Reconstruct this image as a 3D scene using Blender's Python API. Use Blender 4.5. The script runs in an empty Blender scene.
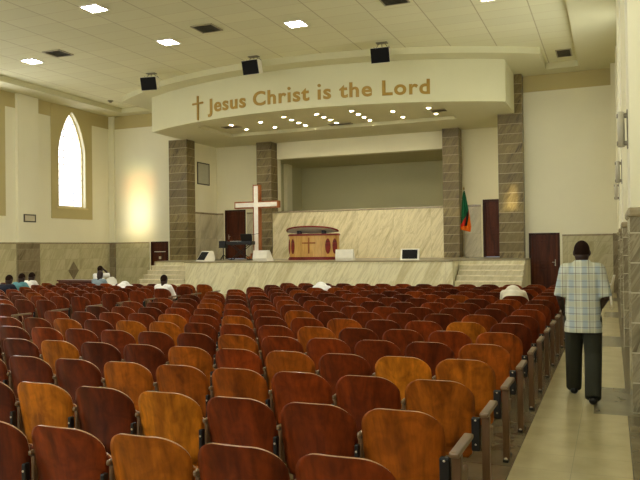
import bpy, bmesh, math, random
from mathutils import Vector, Matrix
random.seed(7)
SC = bpy.context.scene
COL = SC.collection
PI = math.pi

# ------------------------------------------------------------------ helpers
def lin(h):
    h = h.lstrip('#')
    r = []
    for i in (0, 2, 4):
        c = int(h[i:i+2], 16) / 255
        r.append(c/12.92 if c <= .04045 else ((c+.055)/1.055)**2.4)
    return tuple(r) + (1.0,)

class Mat:
    """small node-tree writer"""
    def __init__(s, name, rough=.6, spec=.4):
        s.m = bpy.data.materials.new(name); s.m.use_nodes = True
        s.t = s.m.node_tree; s.b = s.t.nodes['Principled BSDF']
        s.b.inputs['Roughness'].default_value = rough
        s.b.inputs['Specular IOR Level'].default_value = spec
    def n(s, ty, **kw):
        x = s.t.nodes.new(ty)
        for k, v in kw.items():
            if k in x.inputs: x.inputs[k].default_value = v
            else: setattr(x, k, v)
        return x
    def l(s, a, b): s.t.links.new(a, b)
    def pos(s, obj=False, scale=(1,1,1), loc=(0,0,0), rot=(0,0,0)):
        if obj: src = s.n('ShaderNodeTexCoord').outputs['Object']
        else: src = s.n('ShaderNodeNewGeometry').outputs['Position']
        mp = s.n('ShaderNodeMapping')
        mp.inputs['Scale'].default_value = scale
        mp.inputs['Location'].default_value = loc
        mp.inputs['Rotation'].default_value = rot
        s.l(src, mp.inputs['Vector']); return mp.outputs['Vector']
    def noise(s, vec, scale=5, detail=4, dist=0, rough=.55):
        x = s.n('ShaderNodeTexNoise')
        x.inputs['Scale'].default_value = scale; x.inputs['Detail'].default_value = detail
        x.inputs['Distortion'].default_value = dist; x.inputs['Roughness'].default_value = rough
        s.l(vec, x.inputs['Vector']); return x.outputs['Fac']
    def ramp(s, fac, stops, interp='LINEAR'):
        x = s.n('ShaderNodeValToRGB'); cr = x.color_ramp; cr.interpolation = interp
        while len(cr.elements) < len(stops): cr.elements.new(.5)
        for e, (p, c) in zip(cr.elements, stops):
            e.position = p; e.color = lin(c) if isinstance(c, str) else c
        s.l(fac, x.inputs['Fac']); return x.outputs['Color']
    def mix(s, fac, a, b, mode='MIX'):
        x = s.n('ShaderNodeMix', data_type='RGBA', blend_type=mode)
        for sock, v in ((x.inputs[0], fac), (x.inputs[6], a), (x.inputs[7], b)):
            if isinstance(v, (int, float)): sock.default_value = v
            elif isinstance(v, str): sock.default_value = lin(v)
            elif isinstance(v, tuple): sock.default_value = v
            else: s.l(v, sock)
        return x.outputs[2]
    def math(s, op, a, b=0.0, c=None):
        x = s.n('ShaderNodeMath', operation=op)
        for i, v in enumerate((a, b, c)):
            if v is None: continue
            if isinstance(v, (int, float)): x.inputs[i].default_value = v
            else: s.l(v, x.inputs[i])
        return x.outputs[0]
    def sep(s, vec):
        x = s.n('ShaderNodeSeparateXYZ'); s.l(vec, x.inputs[0]); return x.outputs
    def line(s, coord, period, off, width):
        """1 on thin lines spaced by period"""
        a = s.math('ADD', coord, -off + width/2)
        m = s.math('FLOORED_MODULO', a, period)
        return s.math('LESS_THAN', m, width)
    def color(s, c):
        if isinstance(c, str): s.b.inputs['Base Color'].default_value = lin(c)
        else: s.l(c, s.b.inputs['Base Color'])
        return s
    def bump(s, h, strength=.2, dist=.01):
        x = s.n('ShaderNodeBump'); x.inputs['Strength'].default_value = strength
        x.inputs['Distance'].default_value = dist
        s.l(h, x.inputs['Height']); s.l(x.outputs['Normal'], s.b.inputs['Normal']); return s

def plain(name, col, rough=.6, spec=.4, metal=0, var=.06, scale=6):
    k = Mat(name, rough, spec)
    f = k.noise(k.pos(True), scale, 3)
    c = lin(col)
    lo = tuple(x*(1-var) for x in c[:3]) + (1,)
    hi = tuple(min(1, x*(1+var)) for x in c[:3]) + (1,)
    k.color(k.ramp(f, [(.3, lo), (.7, hi)]))
    k.b.inputs['Metallic'].default_value = metal
    return k.m

def emit(name, col, strength):
    k = Mat(name)
    k.color('#ffffff')
    k.b.inputs['Emission Color'].default_value = lin(col)
    k.b.inputs['Emission Strength'].default_value = strength
    return k.m

class MB:
    """collects shapes into one bmesh"""
    def __init__(s): s.bm = bmesh.new()
    def _add(s, verts, faces, mi=0, smooth=False):
        vs = [s.bm.verts.new(v) for v in verts]
        for f in faces:
            try:
                fc = s.bm.faces.new([vs[i] for i in f]); fc.material_index = mi; fc.smooth = smooth
            except ValueError: pass
        return vs
    def box(s, c, d, mi=0, rot=None, bev=0, seg=2):
        t = bmesh.new()
        bmesh.ops.create_cube(t, size=1)
        for v in t.verts: v.co = Vector((v.co.x*d[0], v.co.y*d[1], v.co.z*d[2]))
        if bev: bmesh.ops.bevel(t, geom=t.edges[:], offset=bev, segments=seg, profile=.5, affect='EDGES')
        M = Matrix.Translation(c)
        if rot is not None: M = M @ (rot if isinstance(rot, Matrix) else Matrix.Rotation(rot[1], 4, rot[0]))
        bmesh.ops.transform(t, matrix=M, verts=t.verts)
        s.merge(t, mi); return s
    def merge(s, t, mi=0, smooth=False):
        t.verts.index_update()
        vs = [s.bm.verts.new(v.co) for v in t.verts]
        for f in t.faces:
            try:
                n = s.bm.faces.new([vs[v.index] for v in f.verts]); n.material_index = mi; n.smooth = smooth or f.smooth
            except ValueError: pass
        t.free()
    def b2(s, x0, x1, y0, y1, z0, z1, mi=0, bev=0):
        return s.box(((x0+x1)/2, (y0+y1)/2, (z0+z1)/2), (abs(x1-x0), abs(y1-y0), abs(z1-z0)), mi, None, bev)
    def loft(s, rings, mi=0, smooth=True, caps=True, close=True):
        n = len(rings[0]); vs = []
        for r in rings: vs.append([s.bm.verts.new(p) for p in r])
        for a, b in zip(vs, vs[1:]):
            for i in range(n if close else n-1):
                j = (i+1) % n
                try:
                    f = s.bm.faces.new((a[i], a[j], b[j], b[i])); f.material_index = mi; f.smooth = smooth
                except ValueError: pass
        if caps:
            for r, rev in ((vs[0], True), (vs[-1], False)):
                try:
                    f = s.bm.faces.new(r[::-1] if rev else r); f.material_index = mi
                except ValueError: pass
        return s
    def tube(s, pts, rad, n=10, mi=0, caps=True):
        pts = [Vector(p) for p in pts]
        if not isinstance(rad, (list, tuple)): rad = [rad]*len(pts)
        rings = []; up = None
        for i, p in enumerate(pts):
            d = (pts[min(i+1, len(pts)-1)] - pts[max(i-1, 0)]).normalized()
            if up is None: up = Vector((0, 0, 1)) if abs(d.z) < .9 else Vector((1, 0, 0))
            a = d.cross(up).normalized(); b = a.cross(d).normalized(); up = b
            rings.append([p + (a*math.cos(t*2*PI/n) + b*math.sin(t*2*PI/n))*rad[i] for t in range(n)])
        return s.loft(rings, mi, True, caps)
    def ball(s, c, r, mi=0, seg=16, rot=None):
        t = bmesh.new()
        bmesh.ops.create_uvsphere(t, u_segments=seg, v_segments=max(8, seg//2+2), radius=1)
        if not isinstance(r, (list, tuple)): r = (r, r, r)
        M = Matrix.Translation(c) @ (rot or Matrix()) @ Matrix.Diagonal((r[0], r[1], r[2], 1))
        bmesh.ops.transform(t, matrix=M, verts=t.verts)
        s.merge(t, mi, True); return s
    def prism(s, poly, z0, z1, mi=0, axis='Z'):
        """poly in the two other axes, extruded along axis"""
        def P(u, v, w):
            return {'Z': (u, v, w), 'Y': (u, w, v), 'X': (w, u, v)}[axis]
        n = len(poly)
        vs = [P(u, v, z0) for u, v in poly] + [P(u, v, z1) for u, v in poly]
        fs = [tuple(range(n))[::-1], tuple(range(n, 2*n))] + [(i, (i+1) % n, n+(i+1) % n, n+i) for i in range(n)]
        s._add(vs, fs, mi); return s
    def mesh(s, name, mats):
        bmesh.ops.recalc_face_normals(s.bm, faces=s.bm.faces[:])
        me = bpy.data.meshes.new(name); s.bm.to_mesh(me); s.bm.free()
        for m in (mats if isinstance(mats, (list, tuple)) else [mats]): me.materials.append(m)
        return me
    def build(s, name, mats, parent=None, loc=(0,0,0), rz=0):
        return link(name, s.mesh(name, mats), parent, loc, rz)

def link(name, data, parent=None, loc=(0,0,0), rz=0):
    o = bpy.data.objects.new(name, data); COL.objects.link(o)
    o.location = loc; o.rotation_euler = (0, 0, rz)
    if parent is not None: o.parent = parent
    return o

def tag(o, label, cat, group=None, kind=None):
    o['label'] = label; o['category'] = cat
    if group: o['group'] = group
    if kind: o['kind'] = kind
    return o

def thing(name, label, cat, loc=(0,0,0), rz=0, group=None):
    return tag(link(name, None, None, loc, rz), label, cat, group)

def struct(o, label=None, cat=None):
    o['kind'] = 'structure'
    if label: o['label'] = label; o['category'] = cat
    return o

# ------------------------------------------------------------------ materials
M = {}
def wall_paint(name, col):
    k = Mat(name, .75, .25)
    f = k.noise(k.pos(), .6, 5)
    c = lin(col)
    k.color(k.ramp(f, [(.3, tuple(x*.95 for x in c[:3])+(1,)), (.7, c)])); return k.m
M['wall'] = wall_paint('cream_wall_paint', '#eee9cb')
M['fascia'] = wall_paint('fascia_paint', '#d9d5ae')
M['stage_wall'] = wall_paint('stage_wall_paint', '#eee8c4')
M['ochre'] = wall_paint('ochre_band_paint', '#c0b27e')
M['soffit'] = wall_paint('soffit_paint', '#d6d2ac')
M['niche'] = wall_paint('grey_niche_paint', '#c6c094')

k = Mat('ceiling_tiles', .8, .2)
p = k.pos(); X, Y, Z = k.sep(p)
la = k.line(X, 1.384, -6.14, .03); lb = k.line(Y, .69, .2, .022)
tx = k.math('FLOOR', k.math('DIVIDE', k.math('ADD', X, 6.14), 1.384)); ty = k.math('FLOOR', k.math('DIVIDE', k.math('ADD', Y, -.2), .69))
cmb = k.n('ShaderNodeCombineXYZ'); k.l(tx, cmb.inputs[0]); k.l(ty, cmb.inputs[1])
wn = k.n('ShaderNodeTexWhiteNoise', noise_dimensions='3D'); k.l(cmb.outputs[0], wn.inputs['Vector'])
base = k.mix(wn.outputs['Value'], '#e0ddb8', '#e6e3be')
base = k.mix(lb, base, '#d4cba4'); base = k.mix(la, base, '#bfb68f')
k.color(base); M['ceiling'] = k.m

def marble(name, dark, light, vein, rough=.18, tile=None, grout='#b9ad90', scale=1.0, seed=0, tone=.35, gw=.014, spec=.5, diag=True):
    """polished marble with diagonal streaks; tile=(horizontal, vertical) size"""
    k = Mat(name, rough, spec)
    X, Y, Z = k.sep(k.pos())
    H = k.math('ADD', X, Y)
    # streak coordinates: 'across' varies fast, 'along' slowly
    c0, s0 = (.87, .5) if diag else (1, 0)
    ac = k.math('SUBTRACT', k.math('MULTIPLY', H, c0), k.math('MULTIPLY', Z, s0))
    al = k.math('ADD', k.math('MULTIPLY', H, s0), k.math('MULTIPLY', Z, c0))
    cv = k.n('ShaderNodeCombineXYZ'); k.l(k.math('MULTIPLY', ac, 1.7*scale), cv.inputs[0]); k.l(k.math('MULTIPLY', al, .22*scale), cv.inputs[1]); cv.inputs[2].default_value = seed*3.1
    st = cv.outputs[0]
    jit = None
    if tile:
        jx = k.math('FLOOR', k.math('DIVIDE', H, tile[0])); jz = k.math('FLOOR', k.math('DIVIDE', Z, tile[1]))
        jc = k.n('ShaderNodeCombineXYZ'); k.l(k.math('MULTIPLY', jx, 3.7), jc.inputs[0]); k.l(k.math('MULTIPLY', jz, 5.3), jc.inputs[1]); k.l(k.math('MULTIPLY', jz, 2.9), jc.inputs[2])
        ad = k.n('ShaderNodeVectorMath', operation='ADD'); k.l(st, ad.inputs[0]); k.l(jc.outputs[0], ad.inputs[1]); st = ad.outputs[0]
    f1 = k.noise(st, 1.5, 6, .5); f2 = k.noise(st, 3.1, 5, 1.0)
    c = k.ramp(f1, [(.32, dark), (.5, light), (.75, light)])
    v = k.ramp(f2, [(.44, (0,0,0,1)), (.5, (1,1,1,1)), (.56, (0,0,0,1))])
    c = k.mix(k.math('MULTIPLY', v, .42), c, vein)
    if tile:
        tx = k.math('FLOOR', k.math('DIVIDE', H, tile[0])); tz = k.math('FLOOR', k.math('DIVIDE', Z, tile[1]))
        cm = k.n('ShaderNodeCombineXYZ'); k.l(tx, cm.inputs[0]); k.l(tz, cm.inputs[1])
        w = k.n('ShaderNodeTexWhiteNoise', noise_dimensions='3D'); k.l(cm.outputs[0], w.inputs['Vector'])
        c = k.mix(k.math('MULTIPLY', w.outputs['Value'], tone), c, dark)
        ln = k.math('MAXIMUM', k.line(H, tile[0], 0, gw), k.line(Z, tile[1], 0, gw))
        c = k.mix(ln, c, grout)
    k.color(c); return k.m
M['dado'] = marble('greenish_dado_marble', '#aba27c', '#c6bd96', '#9a906a', .12, (.9, .45), '#a79e7c', .8, 3, .25, .008)
M['dado_brown'] = marble('brown_pilaster_marble', '#6c6048', '#877a5e', '#a99c80', .12, (1.2, .45), '#a3987c', 1.2, 5, .5, .01)
M['dado_near'] = marble('grey_pilaster_marble', '#655b47', '#93886e', '#cdc3a6', .16, (1.2, .302), '#cbc2a8', 2.2, 9, .5, .012)
M['column'] = marble('dark_column_marble', '#51452a', '#837349', '#b3a26e', .35, (60, .363), '#b3a685', 2.0, 1, .6, .016, .25)
M['stage_marble'] = marble('cream_stage_marble', '#c4b98e', '#dfd8b4', '#aca27a', .35, (2.35, 3), '#b9ae8c', 1.3, 7, .06, .008, .25)
M['parapet'] = marble('parapet_marble', '#b5a97c', '#dfd4aa', '#a2966c', .35, (1.6, 5.2), '#b0a584', 1.5, 12, .12, .008, .25)
M['step'] = marble('step_marble', '#cdc29e', '#e6dcbc', '#b9ad88', .35, None, scale=.7, seed=2, spec=.25)
M['riser'] = marble('shaded_riser_marble', '#b3a988', '#cbc2a2', '#a39a78', .4, None, scale=.7, seed=6, spec=.2)  # darker copy of the step marble, riser shade put into the colour
M['cap'] = marble('dado_cap_marble', '#85775a', '#998b6c', '#b0a384', .2, None, scale=2, seed=4)
M['stage_floor'] = plain('stage_floor_tile', '#8e8466', .3, .5)
M['stage_dado'] = marble('stage_dado_marble', '#b5ab88', '#d2c8a4', '#a0957a', .35, (1.0, 2.2), '#aca284', .9, 15, .15, .008)

k = Mat('floor_tiles', .22, .5)
X, Y, Z = k.sep(k.pos())
f = k.noise(k.pos(), 3, 6); f2 = k.noise(k.pos(), 28, 3)
light = k.ramp(f, [(.3, '#aca074'), (.7, '#c0b286')])
light = k.mix(k.math('MULTIPLY', f2, .18), light, '#9c9470')
light = k.mix(k.math('MAXIMUM', k.line(X, .43, -.74, .006), k.line(Y, .43, .1, .006)), light, '#a09874')
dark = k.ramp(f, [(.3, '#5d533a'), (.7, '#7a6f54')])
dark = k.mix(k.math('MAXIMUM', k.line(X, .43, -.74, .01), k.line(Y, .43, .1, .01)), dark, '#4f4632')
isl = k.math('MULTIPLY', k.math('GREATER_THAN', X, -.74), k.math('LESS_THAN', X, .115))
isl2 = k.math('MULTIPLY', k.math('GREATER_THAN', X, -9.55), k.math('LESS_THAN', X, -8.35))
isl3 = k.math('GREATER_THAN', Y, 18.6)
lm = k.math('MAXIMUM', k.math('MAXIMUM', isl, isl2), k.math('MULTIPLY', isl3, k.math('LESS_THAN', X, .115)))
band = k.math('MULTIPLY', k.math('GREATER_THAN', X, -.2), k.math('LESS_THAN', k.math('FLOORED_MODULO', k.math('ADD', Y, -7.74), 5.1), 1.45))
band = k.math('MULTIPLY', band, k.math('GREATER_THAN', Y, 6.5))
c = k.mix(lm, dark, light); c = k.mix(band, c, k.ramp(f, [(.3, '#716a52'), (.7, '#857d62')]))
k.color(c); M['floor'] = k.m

def wood(name, lo, mid, hi, rough=.32, tone=None, axis=2, obj=True, spec=.5, vein='#1c0b05'):
    """grained wood; with tone the colour follows the object's own 'tone' value"""
    k = Mat(name, rough, spec)
    sc = [14, 14, 14]; sc[axis] = 1.3
    v = k.pos(obj, scale=tuple(sc))
    if tone:
        at = k.n('ShaderNodeAttribute', attribute_type='OBJECT', attribute_name='tone')
        rn = k.n('ShaderNodeObjectInfo').outputs['Random']
        add = k.n('ShaderNodeVectorMath', operation='ADD'); k.l(v, add.inputs[0])
        cm = k.n('ShaderNodeCombineXYZ'); k.l(k.math('MULTIPLY', rn, 50), cm.inputs[0]); k.l(k.math('MULTIPLY', rn, 31), cm.inputs[2])
        k.l(cm.outputs[0], add.inputs[1]); v = add.outputs[0]
        t = at.outputs['Fac']
    f = k.noise(v, .55, 4, .8); g = k.noise(v, 3.2, 4, .3)
    if tone:
        base = k.ramp(t, [(0, lo), (.5, mid), (1, hi)])
    else:
        base = k.ramp(f, [(.3, lo), (.5, mid), (.72, hi)])
    if tone:
        bl = k.ramp(f, [(.33, (.55, .50, .46, 1)), (.5, (.95, .95, .95, 1)), (.68, (1.35, 1.3, 1.2, 1))])
        base = k.mix(1.0, base, bl, 'MULTIPLY')
    if tone:
        fg = k.n('ShaderNodeMapping'); fg.inputs['Scale'].default_value = (.45, .45, 5.5); k.l(v, fg.inputs['Vector'])
        fn = k.noise(fg.outputs['Vector'], 1.0, 3, 1.5)
        base = k.mix(.75, base, k.ramp(fn, [(.35, (.74, .70, .66, 1)), (.5, (1, 1, 1, 1)), (.65, (1.22, 1.18, 1.1, 1))]), 'MULTIPLY')
    gm = k.ramp(g, [(.4, (1,1,1,1)), (.6, (0,0,0,1))])
    base = k.mix(k.math('MULTIPLY', gm, .16), base, vein)
    k.color(base); k.b.inputs['Coat Weight'].default_value = .08; k.b.inputs['Coat Roughness'].default_value = .3
    return k.m
M['chair'] = wood('varnished_seat_plywood', '#34130a', '#84370f', '#d2801c', .38, tone=True, spec=.22)
M['edge'] = wood('plywood_edge_highlight', '#8e5f40', '#a5764f', '#b58860', .3)  # pale ply edge, with the rim highlight put into its colour
M['arm'] = wood('armrest_wood', '#5f4a30', '#74593b', '#866a48', .4, axis=1)
M['post'] = wood('standard_wood', '#4a331d', '#624426', '#745434', .5)
M['door'] = wood('dark_door_wood', '#3a1a0e', '#522714', '#66341c', .5, spec=.15)
M['door_frame'] = wood('door_frame_wood', '#2e170e', '#40200f', '#4c2a18', .5, spec=.15)
M['table'] = wood('dark_table_wood', '#431c12', '#5c281a', '#6e3422', .3, axis=0)
M['honey'] = wood('golden_pulpit_wood', '#b98a3c', '#d0a04c', '#dcb060', .3)
M['redwood'] = wood('dark_red_wood', '#5c1710', '#7a2015', '#8a2a1c', .4, axis=0, spec=.25)
M['crosswood'] = wood('cross_frame_wood', '#84481f', '#9c5a2c', '#ab6a38', .5, spec=.2)
M['black'] = plain('black_iron', '#16120f', .5, .4)
M['bolt'] = plain('pale_bolt_metal', '#b7aa96', .35, .5)
M['white'] = plain('white_paint', '#ece8da', .5)
M['plastic'] = plain('white_plastic', '#e9e4d2', .4)
M['grille'] = plain('black_grille_cloth', '#0e0d0d', .75, .2)
M['vent'] = plain('vent_grey_metal', '#79735c', .5)
M['ventdark'] = plain('vent_dark_opening', '#4a4534', .8)
M['ventframe'] = plain('vent_frame_metal', '#a39a7c', .5)
M['gold'] = plain('gold_letter_metal', '#a88638', .5, .4, .1)
M['chrome'] = plain('brushed_metal', '#b4ac98', .3, .5, .7)
M['lamp_metal'] = plain('wall_lamp_metal', '#7d7562', .4, .5, .4)
M['lamp_glass'] = plain('wall_lamp_frosted_tube', '#b9b29c', .35)
M['tube_light'] = emit('ceiling_panel_glow', '#faf8f4', 48)
M['down'] = emit('downlight_glow', '#fff2dc', 280)
M['window_frame'] = plain('ochre_window_frame', '#b7a576', .6)
M['reveal'] = wall_paint('window_reveal_paint', '#d9c88e')
M['lead'] = plain('window_lead_bars', '#6f6a72', .5)
M['picture'] = plain('picture_sheet', '#b7b49a', .35)
M['picture2'] = plain('notice_sheet', '#c6bc9e', .4)
M['frame_dark'] = plain('dark_picture_frame', '#4c4536', .45)
M['skin'] = plain('brown_skin', '#2f1b12', .5, .35)
M['hair'] = plain('short_black_hair', '#23150d', .9, .1)
M['shoe'] = plain('black_shoe_leather', '#0f0d0c', .35)
M['trousers'] = plain('dark_olive_trousers', '#34342a', .85, .15)
M['sh_white'] = plain('white_shirt_cloth', '#f1eee6', .85, .1)
M['sh_cream'] = plain('cream_shirt_cloth', '#d9d1b8', .85, .1)
M['sh_blue'] = plain('pale_blue_shirt_cloth', '#8b9aa2', .85, .1)
M['sh_teal'] = plain('teal_shirt_cloth', '#5f8f92', .85, .1)
M['sh_navy'] = plain('navy_shirt_cloth', '#23252f', .85, .1)
M['keys'] = plain('keyboard_black_plastic', '#121113', .4)

k = Mat('plaid_shirt_cloth', .85, .1)
X, Y, Z = k.sep(k.pos(True))
c = lin('#c4c8ba')
va = k.line(X, .136, .02, .05); vb = k.line(X, .136, .066, .009); vc = k.line(X, .136, -.022, .006)
ha = k.line(Z, .146, .03, .055); hb = k.line(Z, .146, .072, .010); hc = k.line(Z, .146, -.012, .006)
c = k.mix(k.math('MULTIPLY', va, .6), c, '#93a6b6'); c = k.mix(k.math('MULTIPLY', ha, .45), c, '#c2bd92')
c = k.mix(k.math('MULTIPLY', vb, .5), c, '#5a4a3e'); c = k.mix(k.math('MULTIPLY', hb, .5), c, '#5c4a3e')
c = k.mix(k.math('MULTIPLY', vc, .6), c, '#efeee2'); c = k.mix(k.math('MULTIPLY', hc, .6), c, '#6f6557')
k.color(c); M['plaid'] = k.m

def glass_mat(name, strength, through, cool=False):
    """stained glass lit by daylight; through lets real sunlight pass, tinted by the panes"""
    k = Mat(name, .3)
    vo = k.n('ShaderNodeTexVoronoi'); vo.inputs['Scale'].default_value = 3.6
    k.l(k.pos(scale=(1, 1, .8)), vo.inputs['Vector'])
    tint = k.ramp(k.sep(vo.outputs['Color'])[0], [(0, '#fdf3e4'), (.3, '#eef2fb'), (.55, '#ffffff'), (.8, '#e8edfb'), (1, '#fdf8ea')], 'CONSTANT')
    if cool: tint = k.mix(1.0, tint, '#f0f4ec', 'MULTIPLY')
    em = k.n('ShaderNodeEmission'); k.l(tint, em.inputs['Color']); em.inputs['Strength'].default_value = strength
    out = k.t.nodes['Material Output']
    if through:
        X, Y, Z = k.sep(k.pos())
        zz = k.math('DIVIDE', k.math('ADD', Z, -4.0), 3.6)
        ct = k.ramp(zz, [(0, '#fff6d8'), (.3, '#ffffff'), (.55, '#fff6e0'), (.72, '#ffd0b0'), (.85, '#dce6c8'), (1, '#cfe2ea')])
        tr = k.n('ShaderNodeBsdfTransparent'); k.l(ct, tr.inputs['Color'])
        ad = k.n('ShaderNodeAddShader'); k.l(em.outputs[0], ad.inputs[0]); k.l(tr.outputs[0], ad.inputs[1])
        k.l(ad.outputs[0], out.inputs['Surface'])
    else: k.l(em.outputs[0], out.inputs['Surface'])
    return k.m
M['glass'] = glass_mat('stained_glass_daylit', 2.2, False)
M['glass_side'] = glass_mat('stained_glass_side', 4.6, False, True)
M['glass_left'] = glass_mat('stained_glass_left', 6.0, False)
M['back_glow'] = glass_mat('added_back_glow', 6.4, False, True)  # glow of the added, unseen pane on the rear wall
M['glass_sun'] = glass_mat('stained_glass_sunlit', .8, True)

# ------------------------------------------------------------------ dimensions
XL, XR, XREC = -21.87, .18, .62
YF, YB, YN, YBACK = 27.64, 30.0, 34.0, -6.0
ZS, ZI, DADO, ST = 7.98, 8.20, 2.07, 1.23     # soffit, inner ceiling, dado, stage
ZF = 6.55                                      # bottom of fascia
CX = -10.3

# ------------------------------------------------------------------ shell
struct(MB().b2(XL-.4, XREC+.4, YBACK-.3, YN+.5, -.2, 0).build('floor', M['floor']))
inner = MB().b2(XL-.4, XREC+.4, YBACK-.3, YF+.3, ZI, ZI+.2).build('ceiling', M['ceiling']); struct(inner)

def arc(R, cy, x0, x1, n=40):
    return [(x0+(x1-x0)*i/n, cy - math.sqrt(R*R - (x0+(x1-x0)*i/n - CX)**2)) for i in range(n+1)]
mb = MB()
mb.b2(XL, -20.7, YBACK, YF, ZS, ZI); mb.b2(-1.0, XREC, YBACK, YF, ZS, ZI)
front = [(-20.7, YF), (-20.7, 27.0), (-19.15, 27.0)] + arc(15.2, 37.35, -19.15, -2.1, 48) + [(-2.1, 26.8), (-1.0, 26.8), (-1.0, YF)]
mb.prism(front, ZS, ZI)
struct(mb.build('ceiling_border', M['soffit']))

def lancet(yc, w, z0, z1, n=14):
    """pointed arch outline: list of (y, ztop)"""
    h = w/2; zs = z1 - w*1.02; out = []
    for i in range(2*n+1):
        y = -h + w*i/(2*n)
        t = 1 - abs(y)/h
        out.append((yc+y, zs + (z1-zs)*math.sin(min(1, t)**.72*PI/2)*.55 + (z1-zs)*.45*min(1, t)**.8))
    return out

def side_wall(name, xin, xout, holes, mat):
    """long wall along Y with pointed window openings"""
    mb = MB(); y = YBACK - .3
    for (yc, w, z0, z1) in sorted(holes):
        mb.b2(xin, xout, y, yc-w/2, 0, ZI+.1)
        L = lancet(yc, w, z0, z1)
        mb.b2(xin, xout, yc-w/2, yc+w/2, 0, z0)
        for (a, za), (b, zb) in zip(L, L[1:]):
            mb.prism([(a, za), (b, zb), (b, ZI+.1), (a, ZI+.1)], xin, xout, axis='X')
        y = yc + w/2
    mb.b2(xin, xout, y, YF+.3, 0, ZI+.1)
    return struct(mb.build(name, mat))

LW = [(yc, 1.70, 3.62, 7.80) for yc in (0.0, 5.0, 10.0, 15.0, 20.0, 25.04)]
side_wall('wall_left', XL, XL-.35, LW, M['wall'])
SUNW = [(10.05, 1.0, 4.0, 7.6), (23.62, .62, 3.3, 4.5)]  # unseen openings, placed and sized to throw the sun patches
RW = [(0.6, 1.86, 3.0, 7.6), (5.7, 1.86, 3.0, 7.6), (15.9, 1.86, 3.0, 7.6), (21.2, 2.6, 2.4, 7.7)] + SUNW  # unseen windows; the widest enlarged to brighten the front wall
side_wall('wall_right', XREC, XREC+.3, RW, M['wall'])
struct(MB().b2(XL-.35, XREC+.3, YBACK-.3, YBACK, 0, ZI+.1).build('wall_back', M['wall']))

def window(i, x, sgn, yc, w, z0, z1, pane_mat, surround=False):
    e = struct(link('window_%d' % i, None, None, (x, yc, z0)))
    L = [(y-yc, z-z0) for y, z in lancet(yc, w, z0, z1)]
    mb = MB(); poly = [(-w/2, 0)] + L + [(w/2, 0)]
    # pane, 12 mm thick, set back in the opening
    mb.prism([(-w/2+.001, .001)] + [(a*.999, b-.002) for a, b in L] + [(w/2-.001, .001)], sgn*.20, sgn*.212, axis='X')
    mb.build('pane', pane_mat, e)
    mb = MB()
    n = 9
    n = 13
    for j in range(1, n+1):
        z = j*(z1-z0)/(n+.6)
        half = w/2
        for y, zz in L:
            if y < 0 and zz < z: half = min(half, abs(y))
        mb.b2(sgn*.182, sgn*.198, -half+.01, half-.01, z-.011, z+.011)
    for y in (-w/6, w/6):
        zt = min(zz for yy, zz in L if abs(yy-y) < w/12)
        mb.b2(sgn*.182, sgn*.198, y-.008, y+.008, .0, zt)
    mb.build('glazing_bars', M['lead'], e)
    mb = MB()
    for (a, b), (c, d) in zip(poly, poly[1:]):
        # slim frame following the arch
        va, vb = Vector((0, a, b)), Vector((0, c, d)); dv = vb - va
        if dv.length < 1e-4: continue
        nrm = Vector((0, -dv.z, dv.y)).normalized()*-.05
        q = [va, vb, vb+nrm, va+nrm]
        mb.prism([(t.y, t.z) for t in q], sgn*.14, sgn*.19, axis='X')
    mb.b2(sgn*.14, sgn*.19, -w/2, w/2, 0, .05)
    mb.build('window_frame', M['reveal'], e)
    if surround:
        # flat ochre surround with a hole for the lancet, reaching up to the ochre band
        mb = MB(); hw = 1.28; x0, x1 = -sgn*.001, -sgn*.035
        mb.b2(x0, x1, -hw, -w/2, -.52, ZS-z0); mb.b2(x0, x1, w/2, hw, -.52, ZS-z0); mb.b2(x0, x1, -w/2, w/2, -.52, -.02)
        for (a, za), (b, zb) in zip(L, L[1:]):
            mb.prism([(a, za), (b, zb), (b, ZS-z0), (a, ZS-z0)], x0, x1, axis='X')
        mb.build('surround', M['ochre'], e)
        MB().b2(x0, -sgn*.06, -w/2-.12, w/2+.12, -.09, -.02, 0, .01).build('sill', M['reveal'], e)
    return e
wi = 1
for a in LW:
    window(wi, XL, -1, *a, M['glass'] if a[0] > 24 else M['glass_left'], True); wi += 1
for a in RW:
    window(wi, XREC, 1, *a, M['glass_sun'] if a in SUNW else M['glass_side']); wi += 1

# ochre band, dado and cap on the left wall, between pilasters
PIL = [(2.0+5.07*i-.55, 2.0+5.07*i+.55) for i in range(6)]          # 1.45 .. 27.9
PILL = [(1.9+5.15*i, 3.0+5.15*i) for i in range(5)]
PILL = [(y0-.62, y0+.5) for y0 in (2.4, 7.4, 12.4, 17.4, 22.43)]
edges = [YBACK] + [v for p in PILL for v in p] + [YF-.12]
tn = 1
def trim(mb, mat, label=None):
    global tn
    o = struct(mb.build('trim_%d' % tn, mat)); tn += 1
    return o
for i in range(0, len(edges), 2):
    y0, y1 = edges[i], edges[i+1]
    trim(MB().b2(XL, XL+.03, y0, y1, 0, DADO-.06), M['dado'])
    trim(MB().b2(XL, XL+.045, y0, y1, DADO-.06, DADO, 0, .01), M['cap'])
    # ochre band, split round the window surround
    cut = [(yc-1.28, yc+1.28) for yc, *_ in LW if y0 < yc < y1]
    mb = MB(); y = y0
    for c0, c1 in cut:
        if c0 > y: mb.b2(XL, XL+.012, y, c0, 7.4, ZS)
        y = max(y, c1)
    if y < y1: mb.b2(XL, XL+.012, y, y1, 7.4, ZS)
    trim(mb, M['ochre'])
def pilaster_left(y0, y1, x=XL, d=.14):
    trim(MB().b2(x, x+d, y0, y1, DADO, ZS), M['wall'])
    trim(MB().b2(x, x+d+.02, y0-.01, y1+.01, 0, DADO-.06), M['dado_brown'])
    trim(MB().b2(x, x+d+.03, y0-.02, y1+.02, DADO-.06, DADO, 0, .01), M['cap'])
for y0, y1 in PILL: pilaster_left(y0, y1)
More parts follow.
